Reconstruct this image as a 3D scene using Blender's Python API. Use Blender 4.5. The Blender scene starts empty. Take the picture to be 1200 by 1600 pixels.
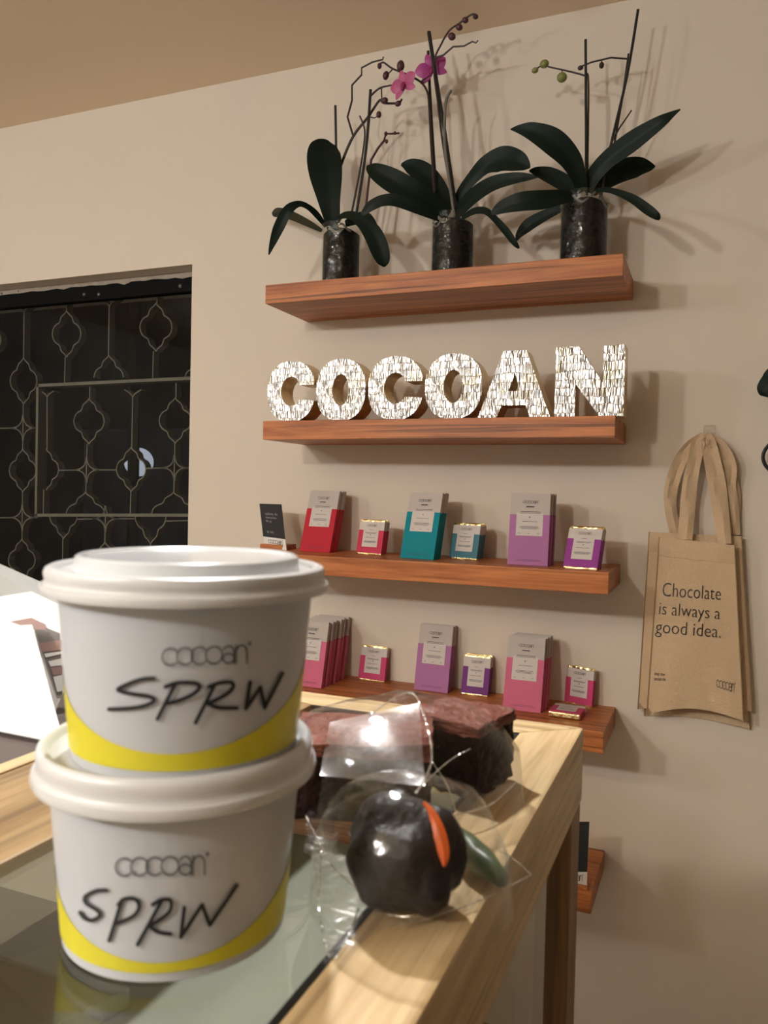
import bpy, bmesh, math, random
from mathutils import Vector, Matrix
random.seed(7)
R = math.radians
COL = bpy.context.scene.collection
SC = bpy.context.scene

# ------------------------------------------------------------------ camera, world, lamps, exposure
F = 1249.99                                   # focal length in pixels of the 1200 x 1600 frame
YAW, PITCH, ROLL = 0.39004, -0.02552, 0.02211
cy_, sy_, cp_, sp_ = math.cos(YAW), math.sin(YAW), math.cos(PITCH), math.sin(PITCH)
FW = Vector((-sy_*cp_, cy_*cp_, sp_)); R0 = Vector((cy_, sy_, 0)); U0 = R0.cross(FW)
RT = math.cos(ROLL)*R0 + math.sin(ROLL)*U0
UP = -math.sin(ROLL)*R0 + math.cos(ROLL)*U0
cam_d = bpy.data.cameras.new('camera'); cam = bpy.data.objects.new('camera', cam_d); COL.objects.link(cam)
cam.matrix_world = Matrix(((RT.x, UP.x, -FW.x, 0), (RT.y, UP.y, -FW.y, 0), (RT.z, UP.z, -FW.z, 0), (0, 0, 0, 1)))
cam_d.sensor_fit = 'VERTICAL'; cam_d.sensor_height = 36; cam_d.lens = 36*F/1600
cam_d.clip_start = 0.02; cam_d.dof.use_dof = True; cam_d.dof.focus_distance = 1.7; cam_d.dof.aperture_fstop = 16
SC.camera = cam
SC.view_settings.view_transform = 'Standard'; SC.view_settings.look = 'None'
SC.view_settings.gamma = 1; SC.view_settings.use_curve_mapping = False
SC.view_settings.exposure = 0.72
w = bpy.data.worlds.new('world'); SC.world = w; w.use_nodes = True
w.node_tree.nodes['Background'].inputs[0].default_value = (0.006, 0.007, 0.01, 1)
w.node_tree.nodes['Background'].inputs[1].default_value = 1.0
LAMPS = [(-0.85, -1.05, 0.72, 205, (1, .95, .88)), (-1.55, -1.05, 0.72, 205, (.95, .975, .98)), (-2.4, -0.55, 0.72, 110, (.92, .97, 1))]   # x, y, z, emission, colour
LAMP_R = 0.06
sp_d = bpy.data.lights.new('counter_spot', 'SPOT'); SPOT = bpy.data.objects.new('counter_spot', sp_d); COL.objects.link(SPOT)
sp_d.energy = 42; sp_d.color = (1.0, 0.98, 0.95); sp_d.spot_size = math.radians(50); sp_d.spot_blend = .5; sp_d.shadow_soft_size = .035
SPOT.location = (-.62, .95, .955); SPOT.rotation_euler = (Vector((-.26, .42, -.19))-Vector(SPOT.location)).to_track_quat('-Z', 'Y').to_euler()

def ray(px, py): return FW*F + RT*(px-600) - UP*(py-800)
def at(px, py, Y): d = ray(px, py); return d*(Y/d.y)          # the point of the plane y = Y seen at a pixel
def onz(px, py, Z): d = ray(px, py); return d*(Z/d.z)
def depth(v): return v.dot(FW)

# ------------------------------------------------------------------ materials
def mat(name, col=(.8, .8, .8), rough=.5, metal=0.0, spec=.5, bump=0, bscale=50, var=0, vscale=8, stretch=(1, 1, 1), emit=None, estr=1):
    m = bpy.data.materials.new(name); m.use_nodes = True; nt = m.node_tree; b = nt.nodes['Principled BSDF']
    b.inputs['Base Color'].default_value = (*col, 1); b.inputs['Roughness'].default_value = rough
    b.inputs['Metallic'].default_value = metal; b.inputs['Specular IOR Level'].default_value = spec
    if emit: b.inputs['Emission Color'].default_value = (*emit, 1); b.inputs['Emission Strength'].default_value = estr
    if bump or var:
        tc = nt.nodes.new('ShaderNodeTexCoord'); mp = nt.nodes.new('ShaderNodeMapping'); mp.inputs['Scale'].default_value = stretch
        nt.links.new(tc.outputs['Object'], mp.inputs[0])
    if var:
        n = nt.nodes.new('ShaderNodeTexNoise'); n.inputs['Scale'].default_value = vscale; n.inputs['Detail'].default_value = 4
        nt.links.new(mp.outputs[0], n.inputs['Vector'])
        r = nt.nodes.new('ShaderNodeMix'); r.data_type = 'RGBA'
        r.inputs[6].default_value = tuple(c*(1-var) for c in col)+(1,); r.inputs[7].default_value = tuple(min(1, c*(1+var)) for c in col)+(1,)
        nt.links.new(n.outputs['Fac'], r.inputs[0]); nt.links.new(r.outputs[2], b.inputs['Base Color'])
    if bump:
        n = nt.nodes.new('ShaderNodeTexNoise'); n.inputs['Scale'].default_value = bscale; n.inputs['Detail'].default_value = 4
        nt.links.new(mp.outputs[0], n.inputs['Vector'])
        bp = nt.nodes.new('ShaderNodeBump'); bp.inputs['Strength'].default_value = bump; bp.inputs['Distance'].default_value = .01
        nt.links.new(n.outputs['Fac'], bp.inputs['Height']); nt.links.new(bp.outputs[0], b.inputs['Normal'])
    return m

def wood(name, c1, c2, axis='x', rough=.45, scale=1.0, lines=.5, grain=0.0):
    m = bpy.data.materials.new(name); m.use_nodes = True; nt = m.node_tree; b = nt.nodes['Principled BSDF']; L = nt.links.new
    b.inputs['Roughness'].default_value = rough; b.inputs['Specular IOR Level'].default_value = .35
    tc = nt.nodes.new('ShaderNodeTexCoord'); mp = nt.nodes.new('ShaderNodeMapping')
    s = {'x': (1.6, 22, 22), 'y': (22, 1.6, 22), 'z': (22, 22, 1.6)}[axis]
    mp.inputs['Scale'].default_value = tuple(k*scale for k in s); L(tc.outputs['Object'], mp.inputs[0])
    n1 = nt.nodes.new('ShaderNodeTexNoise'); n1.inputs['Scale'].default_value = 2.2; n1.inputs['Detail'].default_value = 5; n1.inputs['Distortion'].default_value = .6
    L(mp.outputs[0], n1.inputs['Vector'])
    n2 = nt.nodes.new('ShaderNodeTexNoise'); n2.inputs['Scale'].default_value = 9; n2.inputs['Detail'].default_value = 6
    L(mp.outputs[0], n2.inputs['Vector'])
    ad = nt.nodes.new('ShaderNodeMath'); ad.operation = 'MULTIPLY_ADD'; ad.inputs[1].default_value = lines; L(n2.outputs['Fac'], ad.inputs[0]); L(n1.outputs['Fac'], ad.inputs[2])
    cr = nt.nodes.new('ShaderNodeValToRGB'); e = cr.color_ramp.elements
    e[0].position = .42+.25*lines; e[0].color = (*c1, 1); e[1].position = .68+.45*lines; e[1].color = (*c2, 1)
    L(ad.outputs[0], cr.inputs[0]); L(cr.outputs[0], b.inputs['Base Color'])
    if grain:
        m3 = nt.nodes.new('ShaderNodeMapping'); m3.inputs['Scale'].default_value = tuple({True: .9, False: 75}[k < 3] for k in s); L(tc.outputs['Object'], m3.inputs[0])
        n3 = nt.nodes.new('ShaderNodeTexNoise'); n3.inputs['Scale'].default_value = 2.0; n3.inputs['Detail'].default_value = 2; n3.inputs['Distortion'].default_value = .3; L(m3.outputs[0], n3.inputs['Vector'])
        mr = nt.nodes.new('ShaderNodeMapRange'); mr.inputs[1].default_value = .36; mr.inputs[2].default_value = .44; mr.inputs[3].default_value = 1-grain; mr.inputs[4].default_value = 1; L(n3.outputs['Fac'], mr.inputs[0])
        vm = nt.nodes.new('ShaderNodeVectorMath'); vm.operation = 'SCALE'; L(cr.outputs[0], vm.inputs[0]); L(mr.outputs[0], vm.inputs['Scale']); L(vm.outputs[0], b.inputs['Base Color'])
    bp = nt.nodes.new('ShaderNodeBump'); bp.inputs['Strength'].default_value = .15; bp.inputs['Distance'].default_value = .003
    L(n2.outputs['Fac'], bp.inputs['Height']); L(bp.outputs[0], b.inputs['Normal'])
    return m

def clear(name, rough=.02, gl=1.0, tint=(1, 1, 1), bump=0, bscale=30, f0=.04, power=5):
    m = bpy.data.materials.new(name); m.use_nodes = True; nt = m.node_tree; L = nt.links.new
    nt.nodes.remove(nt.nodes['Principled BSDF']); out = nt.nodes['Material Output']
    t = nt.nodes.new('ShaderNodeBsdfTransparent'); t.inputs[0].default_value = (*tint, 1)
    g = nt.nodes.new('ShaderNodeBsdfGlossy'); g.inputs['Roughness'].default_value = rough; g.inputs[0].default_value = (1, 1, 1, 1)
    fr = nt.nodes.new('ShaderNodeLayerWeight'); fr.inputs[0].default_value = .5
    pw = nt.nodes.new('ShaderNodeMath'); pw.operation = 'POWER'; pw.inputs[1].default_value = power; L(fr.outputs['Facing'], pw.inputs[0])
    mu = nt.nodes.new('ShaderNodeMath'); mu.operation = 'MULTIPLY_ADD'; mu.inputs[1].default_value = .9*gl; mu.inputs[2].default_value = f0*gl; mu.use_clamp = True
    mx = nt.nodes.new('ShaderNodeMixShader'); L(pw.outputs[0], mu.inputs[0]); L(mu.outputs[0], mx.inputs[0]); L(t.outputs[0], mx.inputs[1]); L(g.outputs[0], mx.inputs[2]); L(mx.outputs[0], out.inputs[0])
    if bump:
        tc = nt.nodes.new('ShaderNodeTexCoord'); n = nt.nodes.new('ShaderNodeTexNoise'); n.inputs['Scale'].default_value = bscale; n.inputs['Detail'].default_value = 3
        L(tc.outputs['Object'], n.inputs['Vector'])
        bp = nt.nodes.new('ShaderNodeBump'); bp.inputs['Strength'].default_value = bump; bp.inputs['Distance'].default_value = .01
        L(n.outputs['Fac'], bp.inputs['Height']); L(bp.outputs[0], g.inputs['Normal'])
    return m

def foil_front():
    m = bpy.data.materials.new('crinkled silver foil'); m.use_nodes = True; nt = m.node_tree; b = nt.nodes['Principled BSDF']; L = nt.links.new
    b.inputs['Metallic'].default_value = 1; b.inputs['Roughness'].default_value = .28
    tc = nt.nodes.new('ShaderNodeTexCoord')
    sep = nt.nodes.new('ShaderNodeSeparateXYZ'); L(tc.outputs['Object'], sep.inputs[0])
    # rows about 14 mm tall, each row pleated by its own run of vertical creases
    row = nt.nodes.new('ShaderNodeMath'); row.operation = 'MULTIPLY'; row.inputs[1].default_value = 62
    wob = nt.nodes.new('ShaderNodeTexNoise'); wob.inputs['Scale'].default_value = 16; wob.inputs['Detail'].default_value = 2; L(tc.outputs['Object'], wob.inputs['Vector'])
    wz = nt.nodes.new('ShaderNodeMath'); wz.operation = 'MULTIPLY_ADD'; wz.inputs[1].default_value = .02; L(wob.outputs['Fac'], wz.inputs[0]); L(sep.outputs['Z'], wz.inputs[2]); L(wz.outputs[0], row.inputs[0])
    fl = nt.nodes.new('ShaderNodeMath'); fl.operation = 'FLOOR'; L(row.outputs[0], fl.inputs[0])
    fr = nt.nodes.new('ShaderNodeMath'); fr.operation = 'FRACT'; L(row.outputs[0], fr.inputs[0])
    cx = nt.nodes.new('ShaderNodeCombineXYZ')
    mx = nt.nodes.new('ShaderNodeMath'); mx.operation = 'MULTIPLY'; mx.inputs[1].default_value = 200; L(sep.outputs['X'], mx.inputs[0])
    mz = nt.nodes.new('ShaderNodeMath'); mz.operation = 'MULTIPLY'; mz.inputs[1].default_value = 7.3; L(fl.outputs[0], mz.inputs[0])
    mz2 = nt.nodes.new('ShaderNodeMath'); mz2.operation = 'MULTIPLY_ADD'; mz2.inputs[1].default_value = .45; L(fr.outputs[0], mz2.inputs[0]); L(mz.outputs[0], mz2.inputs[2])
    L(mx.outputs[0], cx.inputs[0]); L(mz2.outputs[0], cx.inputs[2])
    n = nt.nodes.new('ShaderNodeTexNoise'); n.inputs['Scale'].default_value = 1; n.inputs['Detail'].default_value = 1; n.inputs['Distortion'].default_value = .3
    L(cx.outputs[0], n.inputs['Vector'])
    # groove between rows
    pp = nt.nodes.new('ShaderNodeMath'); pp.operation = 'PINGPONG'; pp.inputs[1].default_value = .5; L(fr.outputs[0], pp.inputs[0])
    sm = nt.nodes.new('ShaderNodeMapRange'); sm.inputs[1].default_value = 0; sm.inputs[2].default_value = .07; sm.inputs[3].default_value = .95; L(pp.outputs[0], sm.inputs[0])
    mul = nt.nodes.new('ShaderNodeMath'); mul.operation = 'MULTIPLY'; L(n.outputs['Fac'], mul.inputs[0]); L(sm.outputs[0], mul.inputs[1])
    bp = nt.nodes.new('ShaderNodeBump'); bp.inputs['Strength'].default_value = 1; bp.inputs['Distance'].default_value = .008
    L(mul.outputs[0], bp.inputs['Height']); L(bp.outputs[0], b.inputs['Normal'])
    n3 = nt.nodes.new('ShaderNodeTexNoise'); n3.inputs['Scale'].default_value = 14; L(tc.outputs['Object'], n3.inputs['Vector'])
    cr = nt.nodes.new('ShaderNodeValToRGB'); e = cr.color_ramp.elements; e[0].position = .5; e[0].color = (.95, .95, .95, 1); e[1].position = .70; e[1].color = (.85, .78, .48, 1)
    L(n3.outputs['Fac'], cr.inputs[0]); L(cr.outputs[0], b.inputs['Base Color'])
    return m

M = {}
M['wall'] = mat('cream wall paint', (.71, .628, .53), .8, spec=.2, bump=.12, bscale=14, var=.025, vscale=3)
M['ceiling'] = mat('ceiling paint', (.85, .695, .51), .85, spec=.2, bump=.08, bscale=12, var=.02, vscale=2)
M['floor'] = mat('dark floor screed', (.27, .235, .195), .6, var=.1, vscale=4)
M['darkwall'] = mat('dark brown wall paint', (.28, .225, .17), .85, var=.03)
M['roomwall'] = mat('room wall paint', (.66, .60, .53), .85, var=.03)
M['shelf'] = wood('oiled oak', (.34, .100, .027), (.58, .205, .062), 'x', .42, 1, .45, .55)
M['shelfdark'] = wood('walnut shelf', (.10, .040, .022), (.19, .080, .045), 'x', .45, 1, .55)
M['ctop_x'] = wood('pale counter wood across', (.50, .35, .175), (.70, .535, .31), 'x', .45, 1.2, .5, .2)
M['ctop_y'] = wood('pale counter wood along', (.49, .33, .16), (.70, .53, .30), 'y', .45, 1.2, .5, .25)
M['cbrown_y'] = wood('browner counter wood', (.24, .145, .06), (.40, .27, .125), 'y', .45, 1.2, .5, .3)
M['cside_y'] = wood('counter apron wood', (.26, .17, .09), (.38, .27, .16), 'y', .55, 1.2, .5)
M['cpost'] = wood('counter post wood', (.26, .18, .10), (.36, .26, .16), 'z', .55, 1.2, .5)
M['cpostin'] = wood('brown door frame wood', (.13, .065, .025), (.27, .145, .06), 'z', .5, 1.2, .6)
M['black'] = mat('matt black ink', (.012, .012, .014), .5)
M['ink'] = mat('grey black print', (.05, .05, .055), .6)
M['paleprint'] = mat('pale print on black', (.32, .32, .33), .6)
M['blackcard'] = mat('black card', (.012, .012, .013), .5)
M['whitecard'] = mat('white card', (.80, .78, .74), .6)
M['leaf'] = mat('orchid leaf', (.0055, .013, .0075), .5, spec=.18, var=.25, vscale=20)
M['leafpale'] = mat('underside of orchid leaf', (.030, .032, .017), .5, spec=.2, var=.2, vscale=20)
M['stem'] = mat('orchid stem', (.035, .020, .017), .5, var=.3, vscale=40)
M['redstem'] = mat('red brown stem', (.060, .016, .016), .5)
M['stake'] = mat('dark plant stake', (.012, .013, .012), .5)
M['root'] = mat('grey aerial root', (.16, .145, .12), .7, var=.2, vscale=60)
M['bud'] = mat('purple brown bud', (.075, .022, .030), .5, var=.3, vscale=60)
M['greenbud'] = mat('green bud', (.20, .22, .06), .5, var=.2, vscale=60)
M['petal'] = mat('magenta petal', (.42, .055, .25), .5, var=.25, vscale=50)
M['petalpink'] = mat('pink petal', (.46, .085, .21), .5, var=.25, vscale=50)
M['lip'] = mat('dark flower lip', (.30, .02, .12), .5)
M['soil'] = mat('dark bark mix', (.007, .0065, .0055), .6, spec=.12, bump=.8, bscale=60, var=.6, vscale=40)
M['jar'] = clear('clear jar glass', .05, .55, (.95, .96, .95), bump=.75, bscale=42)
M['glass'] = clear('window glass', .01, .3, (.72, .73, .72))
M['topglass'] = clear('counter glass', .015, 1.2, (.93, .95, .93))
M['sideglass'] = clear('side glass', .02, 1.2, (.86, .90, .88))
M['cello'] = clear('cellophane', .14, .55, (.975, .975, .975), bump=.22, bscale=38, f0=.05, power=3.5)
M['smoothfilm'] = clear('smooth cellophane', .30, 1.0, (.98, .98, .98), bump=.06, bscale=40, f0=.17, power=4)
M['crinklefilm'] = clear('crinkled cellophane', .20, .8, (.975, .975, .975), bump=.32, bscale=46, f0=.045, power=3)
M['creasefilm'] = clear('creased cellophane', .22, 1.0, (.97, .97, .97), bump=.5, bscale=120, f0=.5, power=2)
M['iron'] = mat('iron side shade', (.15, .135, .11), .75, spec=.15, var=.2, vscale=30)  # sides of the grille bars, their shade put into the colour
M['ironlit'] = mat('iron front edge light', (.50, .46, .385), .7, spec=.15, var=.2, vscale=40)  # front edges of the bars, light catching them put into the colour
M['frame'] = mat('black window frame', (.006, .006, .006), .7, spec=.08, bump=.4, bscale=40)
M['plaster'] = mat('rough plaster edge', (.40, .34, .27), .9, bump=.8, bscale=60, var=.2, vscale=60)
M['foil'] = foil_front()
M['goldside'] = mat('gold foil side', (.66, .50, .27), .28, metal=.9, bump=.5, bscale=18)
M['gold'] = mat('gold wrapper foil', (.90, .74, .38), .22, metal=1, bump=.4, bscale=90)
M['boxgrey'] = mat('pale grey carton', (.52, .46, .42), .6, spec=.15)
M['boxside'] = mat('grey carton edge', (.33, .28, .245), .6)
M['label'] = mat('label paper', (.60, .54, .50), .6)
for n_, c_ in dict(red=(.50, .022, .040), crimson=(.56, .045, .095), teal=(.002, .23, .28), slate=(.07, .19, .24), lilac=(.42, .17, .36), violet=(.30, .055, .29), purple=(.17, .04, .20), pink=(.60, .14, .24), hotpink=(.56, .065, .17)).items():
    M[n_] = mat(n_+' sleeve', c_, .55, spec=.15, var=.04)
M['canvas'] = mat('natural cotton canvas', (.65, .475, .305), .9, spec=.1, bump=.25, bscale=260, var=.06, vscale=10)
M['canvas2'] = mat('natural cotton strap', (.59, .43, .28), .9, spec=.1, bump=.25, bscale=260, var=.06, vscale=10)
M['seam'] = mat('canvas seam with edge shade', (.36, .25, .14), .9, spec=.1)  # seam tone darkened to paint in the shadow along the bag edge
M['acrylic'] = clear('clear acrylic', .05, 2.0, (.95, .95, .93))
M['paper'] = mat('white tub paper', (.53, .555, .61), .38, spec=.4)
M['lid'] = mat('white plastic lid', (.65, .665, .69), .3, spec=.5)
M['lidtop'] = mat('cloudy plastic lid centre', (.64, .67, .70), .18, spec=.6)
M['yellow'] = mat('yellow print', (.68, .62, .035), .4)
M['brownie'] = mat('dark brownie', (.022, .008, .007), .6, spec=.15, bump=.9, bscale=60, var=.5, vscale=50)
M['crust'] = mat('reddish brownie crust', (.21, .068, .048), .5, spec=.25, bump=.8, bscale=70, var=.4, vscale=60)
M['choc'] = mat('dark chocolate coat', (.020, .016, .0155), .50, spec=.35, bump=.9, bscale=34, var=.3, vscale=40)
M['orange'] = mat('candied orange', (.66, .12, .02), .35, var=.2, vscale=60)
M['green'] = mat('green leaf', (.075, .11, .055), .4, var=.75, vscale=70)
M['white'] = mat('white paper', (.86, .86, .87), .7)
M['photo1'] = mat('dark print of a photo', (.19, .175, .18), .6)
M['photo2'] = mat('red brown print of a photo', (.36, .23, .22), .6)
M['greymetal'] = mat('pale grey sheet', (.42, .44, .45), .35, var=.05)
M['darkbrown'] = mat('dark brown table top', (.085, .060, .052), .5, var=.2, vscale=12)
M['inner'] = mat('grey green inner shelf', (.37, .375, .33), .6, var=.15, vscale=9)
M['olive'] = mat('olive carton', (.36, .34, .08), .5)
M['greyblue'] = mat('pale grey box', (.33, .35, .34), .5)
M['greybrown'] = mat('grey brown carton', (.24, .20, .13), .5)
M['greygreen'] = mat('grey green carton', (.40, .41, .36), .5)
M['gasket'] = mat('black gasket', (.01, .01, .01), .5)
M['exterior'] = mat('dark yard wall', (.012, .011, .009), .9)
M['extblue'] = mat('grey blue pane reflection', (.06, .075, .11), .7)  # colour of a bluish reflection in the pane
M['globe'] = mat('globe lamp reflection', (.6, .62, .68), .4, emit=(.75, .82, 1.0), estr=.45)  # glow standing in for a lamp reflected in the pane
M['cord'] = mat('black cord', (.01, .01, .01), .5)

# ------------------------------------------------------------------ mesh helpers
class MB:
    def __init__(s): s.v = []; s.f = []
    def add(s, v, f):
        o = len(s.v); s.v += [Vector(q) for q in v]; s.f += [tuple(i+o for i in q) for q in f]; return s
    def box(s, x0, x1, y0, y1, z0, z1):
        v = [(x, y, z) for z in (z0, z1) for y in (y0, y1) for x in (x0, x1)]
        return s.add(v, [(0, 2, 3, 1), (4, 5, 7, 6), (0, 1, 5, 4), (2, 6, 7, 3), (0, 4, 6, 2), (1, 3, 7, 5)])
    def quad_slab(s, q, t):
        a, b, c, d = [Vector(p) for p in q]; n = (b-a).cross(d-a).normalized()*t
        return s.add([a, b, c, d, a-n, b-n, c-n, d-n], [(0, 1, 2, 3), (7, 6, 5, 4), (0, 4, 5, 1), (1, 5, 6, 2), (2, 6, 7, 3), (3, 7, 4, 0)])
    def tube(s, pts, r, n=8, closed=False):
        pts = [Vector(p) for p in pts]; m = len(pts)
        rs = r if isinstance(r, (list, tuple)) else [r]*m
        o = len(s.v); prev = None
        for i, p in enumerate(pts):
            t = (pts[min(i+1, m-1)]-pts[max(i-1, 0)]) if not closed else (pts[(i+1) % m]-pts[i-1])
            t.normalize()
            if prev is None: a = t.orthogonal().normalized()
            else: a = (prev - t*prev.dot(t)).normalized()
            prev = a; b = t.cross(a)
            for k in range(n):
                an = 2*math.pi*k/n; s.v.append(p+(a*math.cos(an)+b*math.sin(an))*rs[i])
        for i in range(m if closed else m-1):
            for k in range(n):
                j = (i+1) % m
                s.f.append((o+i*n+k, o+i*n+(k+1) % n, o+j*n+(k+1) % n, o+j*n+k))
        if not closed:
            s.f.append(tuple(o+k for k in range(n))[::-1]); s.f.append(tuple(o+(m-1)*n+k for k in range(n)))
        return s
    def lathe(s, prof, c=(0, 0, 0), n=64, cap0=False, cap1=False):
        o = len(s.v); m = len(prof); c = Vector(c)
        for r_, z_ in prof:
            for k in range(n):
                a = 2*math.pi*k/n; s.v.append(c+Vector((r_*math.cos(a), r_*math.sin(a), z_)))
        for i in range(m-1):
            for k in range(n): s.f.append((o+i*n+k, o+i*n+(k+1) % n, o+(i+1)*n+(k+1) % n, o+(i+1)*n+k))
        if cap0: s.f.append(tuple(o+k for k in range(n))[::-1])
        if cap1: s.f.append(tuple(o+(m-1)*n+k for k in range(n)))
        return s
    def ball(s, c, rx, ry=None, rz=None, n=12, axis=None):
        ry = ry or rx; rz = rz or rx; c = Vector(c); q = Matrix.Identity(3) if axis is None else Vector((0, 0, 1)).rotation_difference(Vector(axis)).to_matrix()
        pr = []
        o = len(s.v); m = n//2+1
        for i in range(m):
            th = math.pi*i/(m-1)
            for k in range(n):
                a = 2*math.pi*k/n; s.v.append(c+q @ Vector((rx*math.sin(th)*math.cos(a), ry*math.sin(th)*math.sin(a), rz*math.cos(th))))
        for i in range(m-1):
            for k in range(n): s.f.append((o+i*n+k, o+(i+1)*n+k, o+(i+1)*n+(k+1) % n, o+i*n+(k+1) % n))
        return s
    def build(s, name, material, parent=None, smooth=False, bevel=0, local=False, weld=False, segs=2):
        me = bpy.data.meshes.new(name); me.from_pydata([tuple(v) for v in s.v], [], s.f); me.validate()
        if bevel or weld:
            bm = bmesh.new(); bm.from_mesh(me); bmesh.ops.remove_doubles(bm, verts=bm.verts, dist=1e-6)
            if bevel:
                ed = [e for e in bm.edges if len(e.link_faces) == 2 and e.calc_face_angle(0) > .6]
                bmesh.ops.bevel(bm, geom=ed, offset=bevel, segments=segs, affect='EDGES', profile=.6)
            bmesh.ops.recalc_face_normals(bm, faces=bm.faces); bm.to_mesh(me); bm.free()
        return link(name, me, material, parent, smooth, local)

def link(name, me, material, parent=None, smooth=False, local=False):
    me.materials.append(material)
    if smooth:
        for p in me.polygons: p.use_smooth = True
        try: me.set_sharp_from_angle(angle=R(40))
        except Exception: pass
    o = bpy.data.objects.new(name, me); COL.objects.link(o)
    if parent is not None:
        o.parent = parent
        if not local and parent.name in ROOTM: o.matrix_parent_inverse = ROOTM[parent.name].inverted()   # a mesh parent built in place needs none
    return o
ROOTM = {}
def tag(o, label=None, cat=None, group=None, kind=None):
    if label: o['label'] = label
    if cat: o['category'] = cat
    if group: o['group'] = group
    if kind: o['kind'] = kind
    return o
def thing(name, label, cat, loc=(0, 0, 0), rot=(0, 0, 0), group=None, kind=None):
    o = bpy.data.objects.new(name, None); COL.objects.link(o); o.location = loc; o.rotation_euler = rot; o.empty_display_size = .03
    from mathutils import Euler
    ROOTM[o.name] = Matrix.Translation(Vector(loc)) @ Euler(rot).to_matrix().to_4x4()
    return tag(o, label, cat, group, kind)
def dup(root, loc, rot, label, group=None):
    r = root.copy(); COL.objects.link(r); r.location = loc; r.rotation_euler = rot; r['label'] = label
    if group: r['group'] = group
    for ch in list(root.children):
        c = ch.copy(); COL.objects.link(c); c.parent = r
        for g in ch.children:
            d = g.copy(); COL.objects.link(d); d.parent = c
    return r
def spline(pts, n=6):
    pts = [Vector(p) for p in pts]; out = []
    for i in range(len(pts)-1):
        p0 = pts[max(i-1, 0)]; p1 = pts[i]; p2 = pts[i+1]; p3 = pts[min(i+2, len(pts)-1)]
        for k in range(n):
            t = k/n
            out.append(.5*((2*p1)+(p2-p0)*t+(2*p0-5*p1+4*p2-p3)*t*t+(3*p1-p0-3*p2+p3)*t**3))
    return out+[pts[-1]]

def ribbon2d(pts, wd, cap=True):
    """a stroke of width wd along a 2D polyline: (verts2d, faces)"""
    pts = [Vector((p[0], p[1])) for p in pts]; n = len(pts); V = []; Fc = []
    for i, p in enumerate(pts):
        a = (p-pts[i-1]).normalized() if i else (pts[1]-p).normalized()
        b = (pts[i+1]-p).normalized() if i < n-1 else a
        t = (a+b); t = t.normalized() if t.length > 1e-6 else a
        nn = Vector((-t.y, t.x)); k = 1/max(.5, nn.dot(Vector((-a.y, a.x))))
        V += [p+nn*wd/2*k, p-nn*wd/2*k]
        if i: Fc.append((2*i-2, 2*i-1, 2*i+1, 2*i))
    if cap:
        for p, d in ((pts[0], (pts[0]-pts[1]).normalized()), (pts[-1], (pts[-1]-pts[-2]).normalized())):
            o = len(V); b = math.atan2(d.y, d.x)
            V += [p+Vector((math.cos(b+k*math.pi/8-math.pi/2), math.sin(b+k*math.pi/8-math.pi/2)))*wd/2 for k in range(9)]
            Fc.append(tuple(range(o, o+9)))
    return V, Fc

def arc(cx, cy, rx, ry, a0, a1, n=20):
    return [(cx+rx*math.cos(R(a0+(a1-a0)*k/n)), cy+ry*math.sin(R(a0+(a1-a0)*k/n))) for k in range(n+1)]
# the word cocoan in thin overlapping rounds, x-height 1, baseline 0, width about 5.05
def logo(wd=.085, reg=True):
    S = []
    p = .88
    for i, ch in enumerate('coco'):
        cx = .52+i*p
        S.append(arc(cx, .5, .5, .47, 42, 318, 26) if ch == 'c' else arc(cx, .5, .5, .47, 0, 360, 32))
    cx = .52+4*p
    S.append(arc(cx, .29, .34, .26, 0, 360, 24)); S.append([(cx+.34, 0), (cx+.34, .62)]+arc(cx, .62, .34, .34, 0, 150, 12))
    nx = cx+.46
    S.append([(nx, 0), (nx, .98)]); S.append([(nx, .55)]+arc(nx+.33, .6, .33, .37, 170, 0, 14)+[(nx+.66, 0)])
    out = [ribbon2d(s, wd) for s in S]
    if reg: out.append(ribbon2d(arc(nx+.82, 1.05, .07, .07, 0, 360, 12), .07, False))
    V = []; Fc = []
    for v, f in out:
        o = len(V); V += v; Fc += [tuple(i+o for i in q) for q in f]
    wmax = nx+.70
    return [Vector((v.x/wmax, v.y)) for v in V], Fc       # u in 0..1, v = 0 baseline, 1 x-height
LOGO = logo(); LOGOB = logo(.11, True)

def text2d(s, thin=0.0, align='LEFT', spacing=1.0, line=1.0):
    cu = bpy.data.curves.new('t', 'FONT'); cu.body = s; cu.size = 1; cu.offset = thin; cu.align_x = align; cu.space_character = spacing; cu.space_line = line
    cu.resolution_u = 3
    o = bpy.data.objects.new('t', cu); COL.objects.link(o)
    dg = bpy.context.evaluated_depsgraph_get(); me = bpy.data.meshes.new_from_object(o.evaluated_get(dg))
    V = [Vector((v.co.x, v.co.y)) for v in me.vertices]; Fc = [tuple(p.vertices) for p in me.polygons]
    bpy.data.objects.remove(o); bpy.data.curves.remove(cu); bpy.data.meshes.remove(me)
    return V, Fc
def norm2d(VF):
    V, Fc = VF; x0 = min(v.x for v in V); x1 = max(v.x for v in V); y0 = min(v.y for v in V); y1 = max(v.y for v in V)
    return [Vector(((v.x-x0)/(x1-x0), (v.y-y0)/(y1-y0))) for v in V], Fc
def map2d(VF, fn): return [fn(v.x, v.y) for v in VF[0]], VF[1]
def bil(a, b, c, d):                          # unit square to a quad: a bottom left, b bottom right, c top right, d top left
    a, b, c, d = Vector(a), Vector(b), Vector(c), Vector(d)
    return lambda u, v: a*(1-u)*(1-v)+b*u*(1-v)+c*u*v+d*(1-u)*v

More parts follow.
